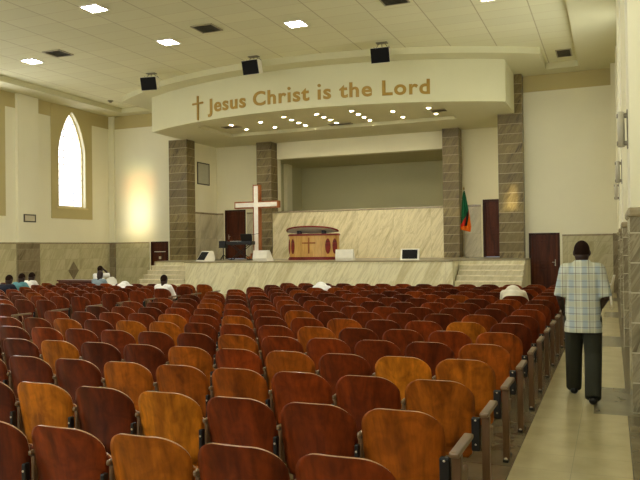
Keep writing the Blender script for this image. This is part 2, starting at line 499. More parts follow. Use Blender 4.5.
# corner pilaster on the front wall beside the left corner
trim(MB().b2(XL, XL+.28, YF-.12, YF, DADO, ZS), M['wall'])
trim(MB().b2(XL, XL+.30, YF-.14, YF, 0, DADO), M['dado_brown'])

# right wall pilasters: (y0, y1)
RP = [(-2.3, -1.0), (2.85, 4.1), (7.9, 9.15), (12.95, 14.2), (18.05, 19.3), (24.6, 25.6)]
for y0, y1 in RP:
    trim(MB().b2(XR, XREC, y0, y1, DADO, ZI), M['wall'])
    mb = MB().b2(XR-.01, XREC, y0-.012, y1+.012, 0, DADO-.10)
    trim(mb, M['dado_near'])
    trim(MB().b2(XR-.035, XREC, y0-.035, y1+.035, DADO-.10, DADO+.0, 0, .03), M['cap'])
ed = [YBACK] + [v for p in RP for v in p] + [YF]
for i in range(0, len(ed), 2):
    trim(MB().b2(XREC-.03, XREC, ed[i], ed[i+1], 0, DADO-.06), M['dado'])
    trim(MB().b2(XREC-.05, XREC, ed[i], ed[i+1], DADO-.06, DADO, 0, .01), M['cap'])
# front right corner: the front part of the wall thickens up to the corner
trim(MB().b2(.04, XREC, 26.9, YF, DADO, ZI), M['wall'])
trim(MB().b2(.03, XREC, 26.88, YF, 0, DADO), M['dado_brown'])

# front wall, left and right of the stage opening
CL0, CL1, CR0, CR1 = -18.15, -17.22, -3.86, -2.98
def holed(mb, x0, x1, y0, y1, z0, z1, hx0, hx1, hz0, hz1):
    if hx0 > x0: mb.b2(x0, hx0, y0, y1, z0, z1)
    if hx1 < x1: mb.b2(hx1, x1, y0, y1, z0, z1)
    if hz0 > z0: mb.b2(hx0, hx1, y0, y1, z0, hz0)
    if hz1 < z1: mb.b2(hx0, hx1, y0, y1, hz1, z1)
    return mb
struct(holed(MB(), XL-.35, -17.5, YF, YF+.3, 0, ZI, -19.62, -18.68, 0, 2.08).build('wall_front_left', M['wall']))
struct(holed(MB(), -3.65, XREC, YF, YF+.3, 0, ZI, -2.86, -1.77, 0, 2.14).build('wall_front_right', M['wall']))
struct(MB().b2(-17.5, -3.65, YF, YF+.25, ZF+.3, ZI).build('wall_front_above', M['wall']))
for x0, x1 in ((XL+.30, -19.70), (-18.60, CL0)):
    trim(MB().b2(x0, x1, YF-.03, YF, 0, DADO-.06), M['dado'])
    trim(MB().b2(x0, x1, YF-.05, YF, DADO-.06, DADO, 0, .01), M['cap'])
trim(MB().b2(-1.68, 0.03, YF-.03, YF, 0, DADO-.06), M['dado'])
trim(MB().b2(-1.68, 0.03, YF-.05, YF, DADO-.06, DADO, 0, .01), M['cap'])
trim(MB().b2(XL+.28, CL0, YF-.012, YF, 7.38, ZS), M['ochre'])
trim(MB().b2(CR1, 0.04, YF-.012, YF, 7.38, ZS), M['ochre'])

# stage recess
struct(MB().b2(-17.8, -17.5, YF, YB+.3, 0, ZF+.4).build('wall_stage_left', M['stage_wall']))
struct(MB().b2(-3.65, -3.35, YF+.3, YB+.3, 0, ZF+.4).build('wall_stage_right', M['stage_wall']))
NX0, NX1, NZ0, NZ1 = -14.62, -6.44, 3.36, 5.80
mb = MB()
holed(mb, -17.8, -14.24, YB, YB+.3, 0, ZF+.4, -17.06, -15.96, ST, 3.54)
holed(mb, -6.44, -3.35, YB, YB+.3, 0, ZF+.4, -4.92, -3.98, ST, 3.60)
struct(mb.build('wall_stage_back', M['stage_wall']))
struct(MB().b2(-14.24, -6.44, YB-.12, YB+.3, NZ1, ZF+.4).build('wall_beam', M['stage_wall']))
struct(MB().b2(-14.25, -6.43, 29.36, YB-.01, ST+.002, NZ0-.07).build('wall_parapet', M['parapet']))
trim(MB().b2(-14.25, -6.43, 29.32, YB+.1, NZ0-.07, NZ0, 0, .015), M['cap'])
mb = MB()
mb.b2(-15.1, -14.8, YB+.3, YN+.2, 2.8, ZF+.2); mb.b2(-6.4, -6.1, YB+.3, YN+.2, 2.8, ZF+.2)
mb.b2(-15.1, -6.1, YN, YN+.2, 2.8, ZF+.2)
struct(mb.build('wall_niche', M['niche']))
trim(MB().b2(-14.8, -14.62, YN-2.2, YN-1.6, 2.8, NZ1), M['stage_wall'])
struct(MB().b2(-15.1, -6.1, YB+.3, YN+.2, 2.7, 2.8).build('floor_niche', M['stage_floor']))
struct(MB().b2(-15.1, -6.1, YB+.3, YN+.2, NZ1, NZ1+.1).build('ceiling_niche', M['niche']))
# stage dado panels and their caps
for x0, x1 in ((-17.5, -17.14), (-15.88, -14.75), (-5.72, -5.0), (-3.90, -3.65)):
    trim(MB().b2(x0, x1, YB-.03, YB, ST, 3.32), M['stage_dado'])
    trim(MB().b2(x0, x1, YB-.05, YB, 3.32, 3.40, 0, .01), M['cap'])
trim(MB().b2(-17.5, -17.47, YF+.3, YB-.03, ST, 3.32), M['stage_dado'])
trim(MB().b2(-17.5, -17.45, YF+.3, YB-.03, 3.32, 3.40, 0, .01), M['cap'])

# stage ceiling: soffit ring round a raised tray
A_out = arc(14.5, 37.4, -17.3, -3.25, 48)
mb = MB()
A_in = arc(13.75, 37.4, -15.2, -5.4, 40)
ring = [(-17.3, YF), (-17.3, A_out[0][1])] + A_out[1:-1] + [(-3.25, A_out[-1][1]), (-3.25, YF), (-5.4, YF-.25)] + A_in[::-1] + [(-15.2, YF-.25)]
# split the ring into strips so that every face stays simple
def strip(P, Q, z0, z1):
    for (a, b), (c, d) in zip(zip(P, Q), zip(P[1:], Q[1:])):
        mb.prism([a, c, d, b], z0, z1)
n = 40
P = [(-17.3 + (14.05)*i/n, 0) for i in range(n+1)]
PF = [(-17.5 + 14.25*i/n) for i in range(n+1)]
PF = [(x, 37.4 - math.sqrt(14.5**2 - (x-CX)**2)) for x in PF]
P = [(x, 37.4 - math.sqrt(14.5**2 - (x-CX)**2) + .12) for x, _ in P]
P = [(max(-17.3, min(-3.32, x)), y) for x, y in P]
Q = [(-15.2 + 9.8*i/n, 0) for i in range(n+1)]
Q = [(x, 37.4 - math.sqrt(13.75**2 - (x-CX)**2)) for x, _ in Q]
strip(P, Q, ZF, ZF+.3)
mb.prism([(-17.3, P[0][1]), Q[0], (-15.2, 27.35), (-17.5, 27.35)], ZF, ZF+.3)
mb.prism([(-3.32, P[-1][1]), (-3.32, 27.35), (-5.4, 27.35), Q[-1]], ZF, ZF+.3)
mb.b2(-17.5, -3.66, 27.35, YF, ZF, ZF+.3); mb.b2(-17.5, -3.65, YF, YB, ZF, ZF+.3)
struct(mb.build('ceiling_stage_soffit', M['soffit']))
mb = MB(); mb.prism(Q + [(-5.4, 27.35), (-15.2, 27.35)], ZF+.13, ZF+.3)
struct(mb.build('ceiling_stage_tray', M['soffit']))
# curved fascia with its side returns
mb = MB()
P2 = [(CX + (x-CX)*(14.25/14.5), 37.4 + (y-37.4)*(14.25/14.5)) for x, y in PF]
strip(PF, P2, ZF-.001, ZS)
mb.b2(-17.5, -17.32, P2[0][1], YF-.01, ZF-.001, ZS); mb.b2(-3.31, -3.25, P2[-1][1], 27.09, ZF-.001, ZS)
struct(mb.build('wall_fascia', M['fascia']))

# ------------------------------------------------------------------ stage, steps, columns
mb = MB()
t = mb
t.b2(-15.46, -4.97, 24.0, YF, 0, ST-.05, 0); t.b2(-17.48, -3.67, YF, 29.34, 0, ST-.05, 0)
t.b2(-17.65, -15.46, 25.15, 26.9, 0, ST-.05, 0); t.b2(-18.2, -15.46, 26.9, YF-.06, 0, ST-.05, 0)
t.b2(-4.97, -2.74, 25.15, 26.9, 0, ST-.05, 0); t.b2(-4.97, -2.92, 26.9, YF-.06, 0, ST-.05, 0)
o = tag(mb.build('stage_platform', M['stage_marble']), 'cream veined marble stage platform across the front of the hall', 'stage')
mb = MB().b2(-15.5, -4.93, 23.96, YF, ST-.05, ST, 0, .012)
mb.b2(-17.48, -3.67, YF, 29.98, ST-.05, ST)
mb.b2(-17.65, -15.5, 25.12, 26.9, ST-.05, ST); mb.b2(-18.2, -15.5, 26.9, YF-.06, ST-.05, ST)
mb.b2(-4.93, -2.74, 25.12, 26.9, ST-.05, ST); mb.b2(-4.93, -2.92, 26.9, YF-.06, ST-.05, ST)
mb.build('stage_floor', M['stage_floor'], o)
YST, TR = 25.15, .27
def steps(x0, x1, label):
    e = thing('stage_steps', label, 'steps', ((x0+x1)/2, YST-.8, 0))
    w = (x1-x0)/2
    for i in range(1, 7):
        zt = ST - .1757*i; yf = .8 - TR*i
        mb = MB().b2(-w, w, yf, yf+TR-.002, 0, zt-.035, 1)
        mb.b2(-w, w, yf-.03, yf+TR-.002, zt-.035, zt, 0, .006)
        mb.build('step', [M['step'], M['riser']], e)
steps(-17.65, -15.52, 'cream marble steps up to the stage, left side by the short brown door')
steps(-4.92, -2.74, 'cream marble steps up to the stage, right side below the flag')
def column(x0, x1, y0, y1, z0, z1, label):
    mb = MB().b2(x0, x1, y0, y1, z0, z1, 0, .008)
    return tag(mb.build('marble_column', M['column']), label, 'column')
column(CL0, CL1, 26.95, 27.62, ST+.002, ZF-.002, 'dark marble column left of the stage, with lit side face')
column(CR0, CR1, 27.1, 27.62, ST+.002, ZS-.002, 'tall dark marble column right of the stage, next to the white wall')
column(-15.0, -14.26, 29.3, 29.98, ST+.002, ZF-.002, 'dark marble column at the back of the stage behind the cross')
column(-6.42, -5.75, 29.3, 29.98, ST+.002, ZF-.002, 'dark marble column at the back of the stage left of the flag')

# ------------------------------------------------------------------ doors
def door(n, x0, x1, y, z0, z1, handle_right=True, plate=False):
    e = struct(link('door_%d' % n, None, None, ((x0+x1)/2, y, z0)))
    w = (x1-x0); h = z1-z0
    MB().b2(-w/2+.06, w/2-.06, .04, .09, .01, h-.06).build('door_leaf', M['door'], e)
    mb = MB()
    mb.b2(-w/2, -w/2+.08, -.03, .12, 0, h, 0, .006); mb.b2(w/2-.08, w/2, -.03, .12, 0, h, 0, .006); mb.b2(-w/2+.08, w/2-.08, -.03, .12, h-.08, h, 0, .006)
    mb.build('door_frame', M['door_frame'], e)
    iw = w-.36
    for (a, b) in ((.18, h*.42), (h*.47, h-.24)):
        mb = MB()
        for (u0, u1, v0, v1) in ((-iw/2, iw/2, a, a+.04), (-iw/2, iw/2, b-.04, b), (-iw/2, -iw/2+.04, a+.04, b-.04), (iw/2-.04, iw/2, a+.04, b-.04)):
            mb.b2(u0, u1, .022, .04, v0, v1, 0, .006)
        mb.b2(-iw/2+.12, iw/2-.12, .026, .04, a+.12, b-.12, 0, .008)
        mb.build('panel', M['door'], e)
    s = 1 if handle_right else -1
    mb = MB().b2(s*(w/2-.17)-.02, s*(w/2-.17)+.02, .028, .04, .92, 1.16, 0, .004)
    mb.tube([(s*(w/2-.17), .03, 1.06), (s*(w/2-.17), -.02, 1.06), (s*(w/2-.28), -.02, 1.06)], .011, 8)
    mb.build('door_handle', M['chrome'], e)
    if plate:
        MB().b2(-.30, .30, .02, .038, 1.60, 1.63, 0).build('notice_strip', M['white'], e)
        MB().b2(-.06, .06, .02, .038, 1.28, 1.40, 0).build('notice_plate', M['picture2'], e)
    return e
door(1, -2.86, -1.77, YF, 0, 2.14)
door(2, -19.62, -18.68, YF, 0, 2.08, False, True)
door(3, -17.06, -15.96, YB, ST, 3.54, False)
door(4, -4.92, -3.98, YB, ST, 3.60)

# ------------------------------------------------------------------ wall things
def wall_frame(name, label, cat, x, y0, y1, z0, z1, sheet, d=.03):
    e = thing(name, label, cat, (x, (y0+y1)/2, z0))
    w = (y1-y0)/2; h = z1-z0; b = .05
    mb = MB()
    mb.b2(0, d, -w, w, 0, b); mb.b2(0, d, -w, w, h-b, h); mb.b2(0, d, -w, -w+b, b, h-b); mb.b2(0, d, w-b, w, b, h-b)
    fr = mb.build('frame', M['frame_dark'], e)
    MB().b2(.002, d*.6, -w+b, w-b, b, h-b).build('sheet', sheet, fr)
wall_frame('wall_picture', 'grey rectangular picture high on the side wall of the stage', 'picture', -17.5, 28.25, 29.3, 4.68, 5.70, M['picture'])
wall_frame('notice_frame', 'small dark framed notice on the left wall pilaster', 'notice', XL+.14, 22.08, 22.72, 2.88, 3.20, M['picture2'])
mb = MB(); mb.prism([(-.32, 0), (0, -.40), (.32, 0), (0, .40)], .031, .045, axis='X')
o = tag(mb.build('wall_inlay', M['dado_brown'], None, (XL, 25.05, .84)), 'brown marble diamond inlay on the left wall panelling below the window', 'inlay')

# lettering
def lettering():
    cu = bpy.data.curves.new('text', 'FONT'); cu.body = 'Jesus Christ is the Lord'
    cu.size = 1.0; cu.extrude = .012; cu.offset = .027; cu.space_character = 1.13; cu.space_word = .92; cu.resolution_u = 4
    to = bpy.data.objects.new('text', cu); COL.objects.link(to)
    dg = bpy.context.evaluated_depsgraph_get(); dg.update()
    me = bpy.data.meshes.new_from_object(to.evaluated_get(dg))
    bpy.data.objects.remove(to); bpy.data.curves.remove(cu)
    bm = bmesh.new(); bm.from_mesh(me); bpy.data.meshes.remove(me)
    bmesh.ops.remove_doubles(bm, verts=bm.verts, dist=1e-5)
    bmesh.ops.triangulate(bm, faces=bm.faces[:])
    bmesh.ops.subdivide_edges(bm, edges=[e for e in bm.edges if e.calc_length() > .25], cuts=1)
    xs = [v.co.x for v in bm.verts]; x0, x1 = min(xs), max(xs)
    caph = max(v.co.y for v in bm.verts)
    # islands -> letters
    seen = set(); isl = []
    for v in bm.verts:
        if v in seen: continue
        st = [v]; comp = []; seen.add(v)
        while st:
            a = st.pop(); comp.append(a)
            for ed in a.link_edges:
                b = ed.other_vert(a)
                if b not in seen: seen.add(b); st.append(b)
        isl.append(comp)
    rng = lambda c: (min(v.co.x for v in c), max(v.co.x for v in c))
    isl.sort(key=lambda c: rng(c)[0])
    for c in isl:      # lift the dots clear of the thick stems
        if min(v.co.y for v in c) > .55*caph and max(v.co.y for v in c) - min(v.co.y for v in c) < .35*caph:
            for v in c: v.co.y += .09
    groups = []
    for c in isl:
        a, b = rng(c)
        for g in groups:
            ga, gb = rng(g)
            if min(b, gb) - max(a, ga) > .55*min(b-a, gb-ga): g.extend(c); break
        else: groups.append(list(c))
    Rr = 14.5; L = 8.52; zb = 6.83; H = .50
    a0 = math.asin((-13.97 - CX)/Rr)
    e = thing('wall_lettering', 'gold raised lettering reading Jesus Christ is the Lord along the white fascia', 'sign', (CX, 22.9, zb))
    for g in groups:
        gs = set(g); idx = {v: i for i, v in enumerate(g)}
        vs = []
        for v in g:
            th = a0 + (v.co.x-x0)/(x1-x0)*L/Rr
            r = Rr + .014 + v.co.z
            vs.append((CX + r*math.sin(th) - CX, 37.4 - r*math.cos(th) - 22.9, v.co.y/caph*H))
        mb = MB()
        fs = [[idx[v] for v in f.verts] for f in bm.faces if f.verts[0] in gs]
        mb._add(vs, fs); mb.build('letter', M['gold'], e)
    bm.free()
lettering()
th = math.asin((-14.48-CX)/14.5)
e = thing('wall_cross', 'thin gold cross on the white fascia left of the lettering', 'cross', (CX+14.5*math.sin(th), 37.4-14.5*math.cos(th), 6.60), th)
MB().b2(-.035, .035, -.06, -.004, 0, .92, 0, .004).build('upright', M['gold'], e)
MB().b2(-.29, .29, -.06, -.004, .60, .67, 0, .004).build('crossbar', M['gold'], e)

# ------------------------------------------------------------------ ceiling fittings
def ceiling_light(x, y, label):
    x, y = x*.985, y*.985
    e = thing('ceiling_light', label, 'light', (x, y, ZI), 0, 'square ceiling lights')
    mb = MB()
    for a in (-.28, .245): mb.b2(a, a+.035, -.28, .28, -.03, -.001)
    for a in (-.28, .245): mb.b2(-.245, .245, a, a+.035, -.03, -.001)
    mb.build('frame', M['white'], e)
    MB().b2(-.245, .245, -.245, .245, -.02, -.004).build('diffuser', M['tube_light'], e)
named = {(1, 3): 'lit square ceiling light nearest the pointed window', (2, 2): 'lit square ceiling light near the top edge, left part of the ceiling',
         (2, 3): 'lit square ceiling light left of the dark vent and above a hanging speaker', (3, 3): 'lit square ceiling light above the middle of the lettering',
         (4, 3): 'lit square ceiling light cut by the top edge, right of centre'}
hidden = 0
for i, x in ((1, -18.5), (2, -12.93), (3, -8.5), (4, -2.88)):
    for j, y in enumerate((5.5, 10.5, 15.73, 19.25)):
        if j == 2 and i in (1, 3, 4): y = 14.6
        ceiling_light(x, y, named.get((i, j), 'lit square ceiling light beyond the frame above the seating'))

def vent(x, y, z, label, w=.70, d=.70, name='ceiling_vent', group='air vents'):
    if z == ZI: x, y = x*.985, y*.985
    e = thing(name, label, 'vent', (x, y, z), 0)
    mb = MB(); a = w/2; b = d/2
    mb.b2(-a, a, -b, -b+.04, -.03, -.001); mb.b2(-a, a, b-.04, b, -.03, -.001); mb.b2(-a, -a+.04, -b+.04, b-.04, -.03, -.001); mb.b2(a-.04, a, -b+.04, b-.04, -.03, -.001)
    mb.build('frame', M['ventframe'], e)
    MB().b2(-a+.04, a-.04, -b+.04, b-.04, -.008, -.001).build('opening', M['ventdark'], e)
    mb = MB(); n = 7
    for i in range(n):
        y0 = -b+.06 + (d-.12)*i/(n-1)
        mb.box((0, y0, -.018), (w-.09, .045, .004), 0, ('X', .6))
    mb.build('louvres', M['vent'], e)
vent(-16.99, 18.84, ZI, 'square grey ceiling vent beside the leftmost lit ceiling light')
vent(-11.09, 18.54, ZI, 'square grey ceiling vent between the lights above the gold lettering')
vent(-5.29, 18.45, ZI, 'square grey ceiling vent cut by the top edge of the photo')
vent(-1.43, 26.0, ZI, 'square grey ceiling vent in the right corner above the white wall', .5, .95)
vent(-14.30, 25.75, ZF+.13, 'dark vent in the stage ceiling at its left end', .75, .4)
vent(-10.05, 27.05, ZF+.13, 'dark vent in the middle of the stage ceiling by the downlights', .95, .4)
vent(-5.72, 25.95, ZF+.13, 'dark vent in the stage ceiling at its right end', .75, .4)
mb = MB().tube([(0, 0, -.002), (0, 0, -.03)], [.12, .12], 16); mb.tube([(0, 0, -.03), (0, 0, -.09)], [.09, .05], 16)
tag(mb.build('smoke_detector', M['vent'], None, (-20.05, 25.4, ZI)), 'small dark smoke detector on the ceiling above the left corner', 'detector')

DL = [(-14.1, 25.35), (-14.04, 26.55), (-12.76, 25.3), (-12.75, 26.6)] + [(x, y) for x in (-11.45, -10.1, -8.71) for y in (24.68, 25.38, 26.05, 26.75)] + [(-7.38, 25.42), (-7.36, 26.7), (-6.03, 25.36), (-6.05, 26.6)]
ordn = ['first', 'second', 'third', 'fourth', 'fifth', 'sixth', 'seventh', 'eighth', 'ninth', 'tenth', 'eleventh', 'twelfth', 'thirteenth', 'fourteenth', 'fifteenth', 'sixteenth', 'seventeenth', 'eighteenth']
xsu = [-14.07, -12.755, -11.45, -10.1, -8.71, -7.37, -6.04]
for x, y in DL:
    ci = min(range(7), key=lambda i: abs(xsu[i]-x))
    ys = sorted(yy for xx, yy in DL if abs(xx-xsu[ci]) < .2)
    r = ys.index(y)
    rown = (['front', 'rear'] if len(ys) == 2 else ['frontmost', 'second', 'third', 'rearmost'])[r]
    e = thing('downlight', 'round stage ceiling downlight, %s in the %s line from the left' % (rown, ordn[ci]), 'light', (x, y, ZF+.13), 0, 'stage ceiling downlights')
    mb = MB(); n = 20
    mb.loft([[(rr*math.cos(2*PI*i/n), rr*math.sin(2*PI*i/n), z) for i in range(n)] for rr, z in ((.105, -.001), (.105, -.015), (.072, -.02), (.065, -.008))], caps=False)
    mb.build('trim_ring', M['white'], e)
    MB().tube([(0, 0, -.004), (0, 0, -.012)], .064, 20).build('lamp', M['down'], e)

def hanging_speaker(x, y, z, rz, label):
    e = thing('hanging_speaker', label, 'speaker', (x, y, z), rz)
    tilt = Matrix.Rotation(math.radians(16), 4, 'X')
    # cabinet is a wedge: narrower at the back
    t = bmesh.new(); vs = []
    for (a, yy) in ((.31, -.24), (.20, .24)):
        for (sx, sz) in ((-1, -1), (1, -1), (1, 1), (-1, 1)): vs.append(t.verts.new((sx*a, yy, sz*.24)))
    for f in ((0, 1, 2, 3), (7, 6, 5, 4), (0, 4, 5, 1), (1, 5, 6, 2), (2, 6, 7, 3), (3, 7, 4, 0)): t.faces.new([vs[i] for i in f])
    bmesh.ops.bevel(t, geom=t.edges[:], offset=.015, segments=2, affect='EDGES')
    bmesh.ops.transform(t, matrix=tilt, verts=t.verts)
    mb = MB(); mb.merge(t); cb = mb.build('cabinet', M['plastic'], e)
    mb = MB(); mb.box((0, -.248, 0), (.60, .03, .46), 0, None, .012)
    bmesh.ops.transform(mb.bm, matrix=tilt, verts=mb.bm.verts); mb.build('grille', M['grille'], cb)
    mb = MB(); top = ZI - z
    for sx in (-1, 1):
        mb.tube([(sx*.20, .02, .22), (sx*.09, .02, top-.02)], .012, 8)
        mb.tube([(sx*.24, -.06, .24), (sx*.24, .1, .22)], .014, 8)
    mb.tube([(0, .02, .22), (0, .02, top-.02)], .012, 8)
    mb.box((0, .02, top-.015), (.36, .2, .025), 0, None, .005)
    mb.build('bracket', M['vent'], e)
hanging_speaker(-15.6, 22.1, 7.83, math.radians(10), 'black fronted hanging speaker, leftmost, in front of the fascia end')
hanging_speaker(-11.12, 21.6, 7.84, math.radians(-2), 'black fronted hanging speaker above the word Christ')
hanging_speaker(-6.68, 21.85, 7.80, math.radians(3), 'black fronted hanging speaker above the word Lord, rightmost')

def wall_lamp(y, label):
    e = thing('wall_lamp', label, 'lamp', (XR, y, 2.77))
    for z in (.03, .33): MB().box((-.055, 0, z), (.12, .05, .05), 0, None, .01).build('bracket', M['lamp_metal'], e)
    MB().tube([(-.07, 0, -.01), (-.07, 0, .37)], .038, 14).build('tube_shade', M['lamp_glass'], e)
    MB().box((-.006, 0, .18), (.014, .10, .42), 0, None, .004).build('back_plate', M['lamp_metal'], e)
wall_lamp(3.15, 'metal wall lamp at the top right corner of the photo')
wall_lamp(8.5, 'metal and white wall lamp high on the nearest full pilaster')
wall_lamp(13.5, 'small wall lamp on the second pilaster along the right wall')
wall_lamp(18.6, 'farthest tiny wall lamp on the right wall above the panelling')

# ------------------------------------------------------------------ things on the stage
# floor cross in a wooden border
e = thing('floor_cross', 'large white standing cross with brown wooden border on the stage', 'cross', (-14.27, 27.9, ST))
mb = MB()
W, D, Hc, za, zb_ = .15, .24, 3.24, 2.22, 2.52
prof = [(-W, .12), (W, .12), (W, za), (1.06, za), (1.06, zb_), (W, zb_), (W, Hc), (-W, Hc), (-W, zb_), (-1.06, zb_), (-1.06, za), (-W, za)]
mb.prism(prof, -D/2, D/2, axis='Y'); cb = mb.build('cross_body', M['crosswood'], e)
t_ = .055; W2 = W-t_
prof2 = [(-W2, .14), (W2, .14), (W2, za+t_), (1.06-t_, za+t_), (1.06-t_, zb_-t_), (W2, zb_-t_), (W2, Hc-t_), (-W2, Hc-t_), (-W2, zb_-t_), (-1.06+t_, zb_-t_), (-1.06+t_, za+t_), (-W2, za+t_)]
mb = MB(); mb.prism(prof2, -D/2-.012, -D/2+.005, axis='Y'); mb.build('white_face', M['white'], cb)
mb = MB().box((0, 0, .07), (.78, .6, .14), 0, None, .01); mb.box((0, 0, .20), (.5, .42, .13), 0, None, .01)
mb.build('base', M['crosswood'], e)

# pulpit
def pulpit():
    e = thing('pulpit', 'golden wood bow-fronted pulpit with dark red ovals and cross', 'pulpit', (-10.87, 25.75, ST))
    n = 36; w = 1.02
    def half(r, rx, ry, y0=.35):
        pts = [(-rx*math.cos(PI*i/n), y0 - ry*math.sin(PI*i/n)**.8) for i in range(n+1)]
        return pts + [(rx, y0+.12), (-rx, y0+.12)]
    def slab(rx, ry, z0, z1):
        return MB().prism(half(0, rx, ry), z0, z1)
    pb = slab(w, .52, .12, .94).build('body', M['honey'], e)
    mb = slab(w+.05, .57, 0, .07); mb.prism(half(0, w+.02, .54), .07, .12); mb.build('plinth', M['redwood'], e)
    mb = slab(w+.05, .57, .94, .985); mb.prism(half(0, w+.02, .54), .985, 1.02); mb.build('cornice', M['redwood'], e)
    # curved front: find the point on the bow for a given x
    def front(x):
        c = max(-1, min(1, -x/w)); a = math.acos(c); return .35 - .52*math.sin(a)**.8
    def nrm(x):
        d = .01; return math.atan2(front(min(x+d, w*.995)) - front(x-d), min(x+d, w*.995)-(x-d))
    for x in (-.93, -.76, .62, .87, -.58 if False else .98):
        pass
    for x in (-.96, -.74, .74, .96):
        a = nrm(x if abs(x) < .9 else math.copysign(.93, x))
        ov = MB(); ov.ball((0, 0, 0), (.105, .02, .30), 0, 20)
        o = ov.build('oval_panel', M['redwood'], pb, (x, front(x)-.002, .53), a)
    mb = MB().box((0, front(0)-.012, .56), (.05, .03, .62), 0, None, .005); mb.box((0, front(0)-.012, .66), (.56, .03, .05), 0, None, .005)
    mb.build('cross_emblem', M['crosswood'], pb)
    # slanted reading top: crescent slab, front edge raised
    mb = MB(); m = 40
    pts = [(-1.06*math.cos(PI*i/m), .25 - .62*math.sin(PI*i/m)**.85) for i in range(m+1)]
    pts += [(1.06*math.cos(PI*i/10), .25 + .12*math.sin(PI*i/10)) for i in range(1, 10)]
    tl = Matrix.Translation((0, 0, 1.16)) @ Matrix.Rotation(math.radians(-17), 4, 'X')
    mb.prism(pts, 0, .05)
    bmesh.ops.transform(mb.bm, matrix=tl, verts=mb.bm.verts); rt = mb.build('reading_top', M['white'], e)
    mb = MB(); ring = [tl @ Vector((x, y, .028)) for x, y in pts]
    mb.tube(ring + [ring[0]], .034, 8); mb.build('top_rim', M['redwood'], rt)
    for s in (-.52, .52):
        MB().box((s, .12, 1.08), (.16, .14, .17), 0, None, .01).build('top_support', M['black'], e)
pulpit()

# wedge monitors
def wedge(x, y, rz, label, grille=True, w=.64, h=.40):
    e = thing('stage_monitor', label, 'speaker', (x, y, ST), rz)
    mb = MB(); prof = [(-.24, 0), (.24, 0), (.24, h*.55), (.12, h), (-.06, h)]
    prof = [(-.26, 0), (.20, 0), (.24, .10), (.16, h), (.02, h)]
    mb.prism(prof, -w/2, w/2, axis='X'); cb = mb.build('cabinet', M['plastic'], e)
    # grille sits on the slanted front
    a, b = Vector((-.26, 0)), Vector((.02, h)); d = (b-a).normalized(); nn = Vector((-d.y, d.x))
    q = [a+d*.06+nn*.001, b-d*.05+nn*.001, b-d*.05+nn*.012, a+d*.06+nn*.012]
    mb = MB(); mb.prism([(p.x, p.y) for p in q], -w/2+.055, w/2-.055, axis='X'); mb.build('grille', M['grille'], cb)
wedge(-14.80, 24.45, math.radians(-28), 'white stage monitor with black grille near the left column')
wedge(-12.27, 24.42, math.radians(172), 'white stage monitor seen from behind in front of the cross')
wedge(-8.95, 24.42, math.radians(188), 'white stage monitor seen from behind right of the pulpit')
wedge(-6.54, 24.42, math.radians(10), 'white stage monitor with black grille facing the seats', h=.40)

# keyboard on its stand
e = thing('keyboard', 'black electronic keyboard on a cross-legged stand in front of brown door', 'keyboard', (-14.35, 26.5, ST))
mb = MB().box((0, 0, .71), (1.2, .34, .15), 0, None, .02); kb = mb.build('body', M['keys'], e)
mb = MB().box((0, .06, .790), (1.0, .14, .012)); mb.build('keys', M['white'], kb)
mb = MB().box((.32, -.10, .93), (.5, .03, .32), 0, ('X', .3), .006); mb.build('music_rest', M['keys'], kb)
for s in (-1, 1):
    mb = MB()
    for yy in (-.12, .12): mb.tube([(s*.42, yy, .02), (-s*.42, yy, .635)], .018, 8)
    mb.tube([(s*.42, -.2, .02), (s*.42, .2, .02)], .02, 8); mb.tube([(-s*.42, -.16, .635), (-s*.42, .16, .635)], .016, 8)
    mb.build('leg', M['black'], e)
e = thing('speaker_stand', 'small black speaker box on a pole left of the keyboard', 'speaker', (-15.12, 26.4, ST))
mb = MB().box((0, 0, .66), (.30, .24, .30), 0, None, .015); mb.build('cabinet', M['keys'], e)
MB().tube([(0, 0, .02), (0, 0, .52)], .02, 10).build('pole', M['black'], e)
for i in range(3):
    a = 2*PI*i/3+.4
    MB().tube([(0, 0, .24), (.24*math.cos(a), .24*math.sin(a), .012)], .012, 8).build('leg', M['black'], e)
e = thing('microphone_stand', 'thin black boom microphone stand rising behind the keyboard', 'microphone stand', (-14.05, 26.95, ST))
MB().tube([(0, 0, .02), (0, 0, 1.06)], .013, 8).build('pole', M['black'], e)
MB().tube([(-.28, -.05, 1.02), (.30, .04, 1.10)], .010, 8).build('boom', M['black'], e)
MB().tube([(-.28, -.05, 1.02), (-.38, -.07, 1.0)], [.02, .028], 10).build('microphone', M['vent'], e)
MB().tube([(0, 0, 0), (0, 0, .03)], [.16, .15], 18).build('base', M['black'], e)

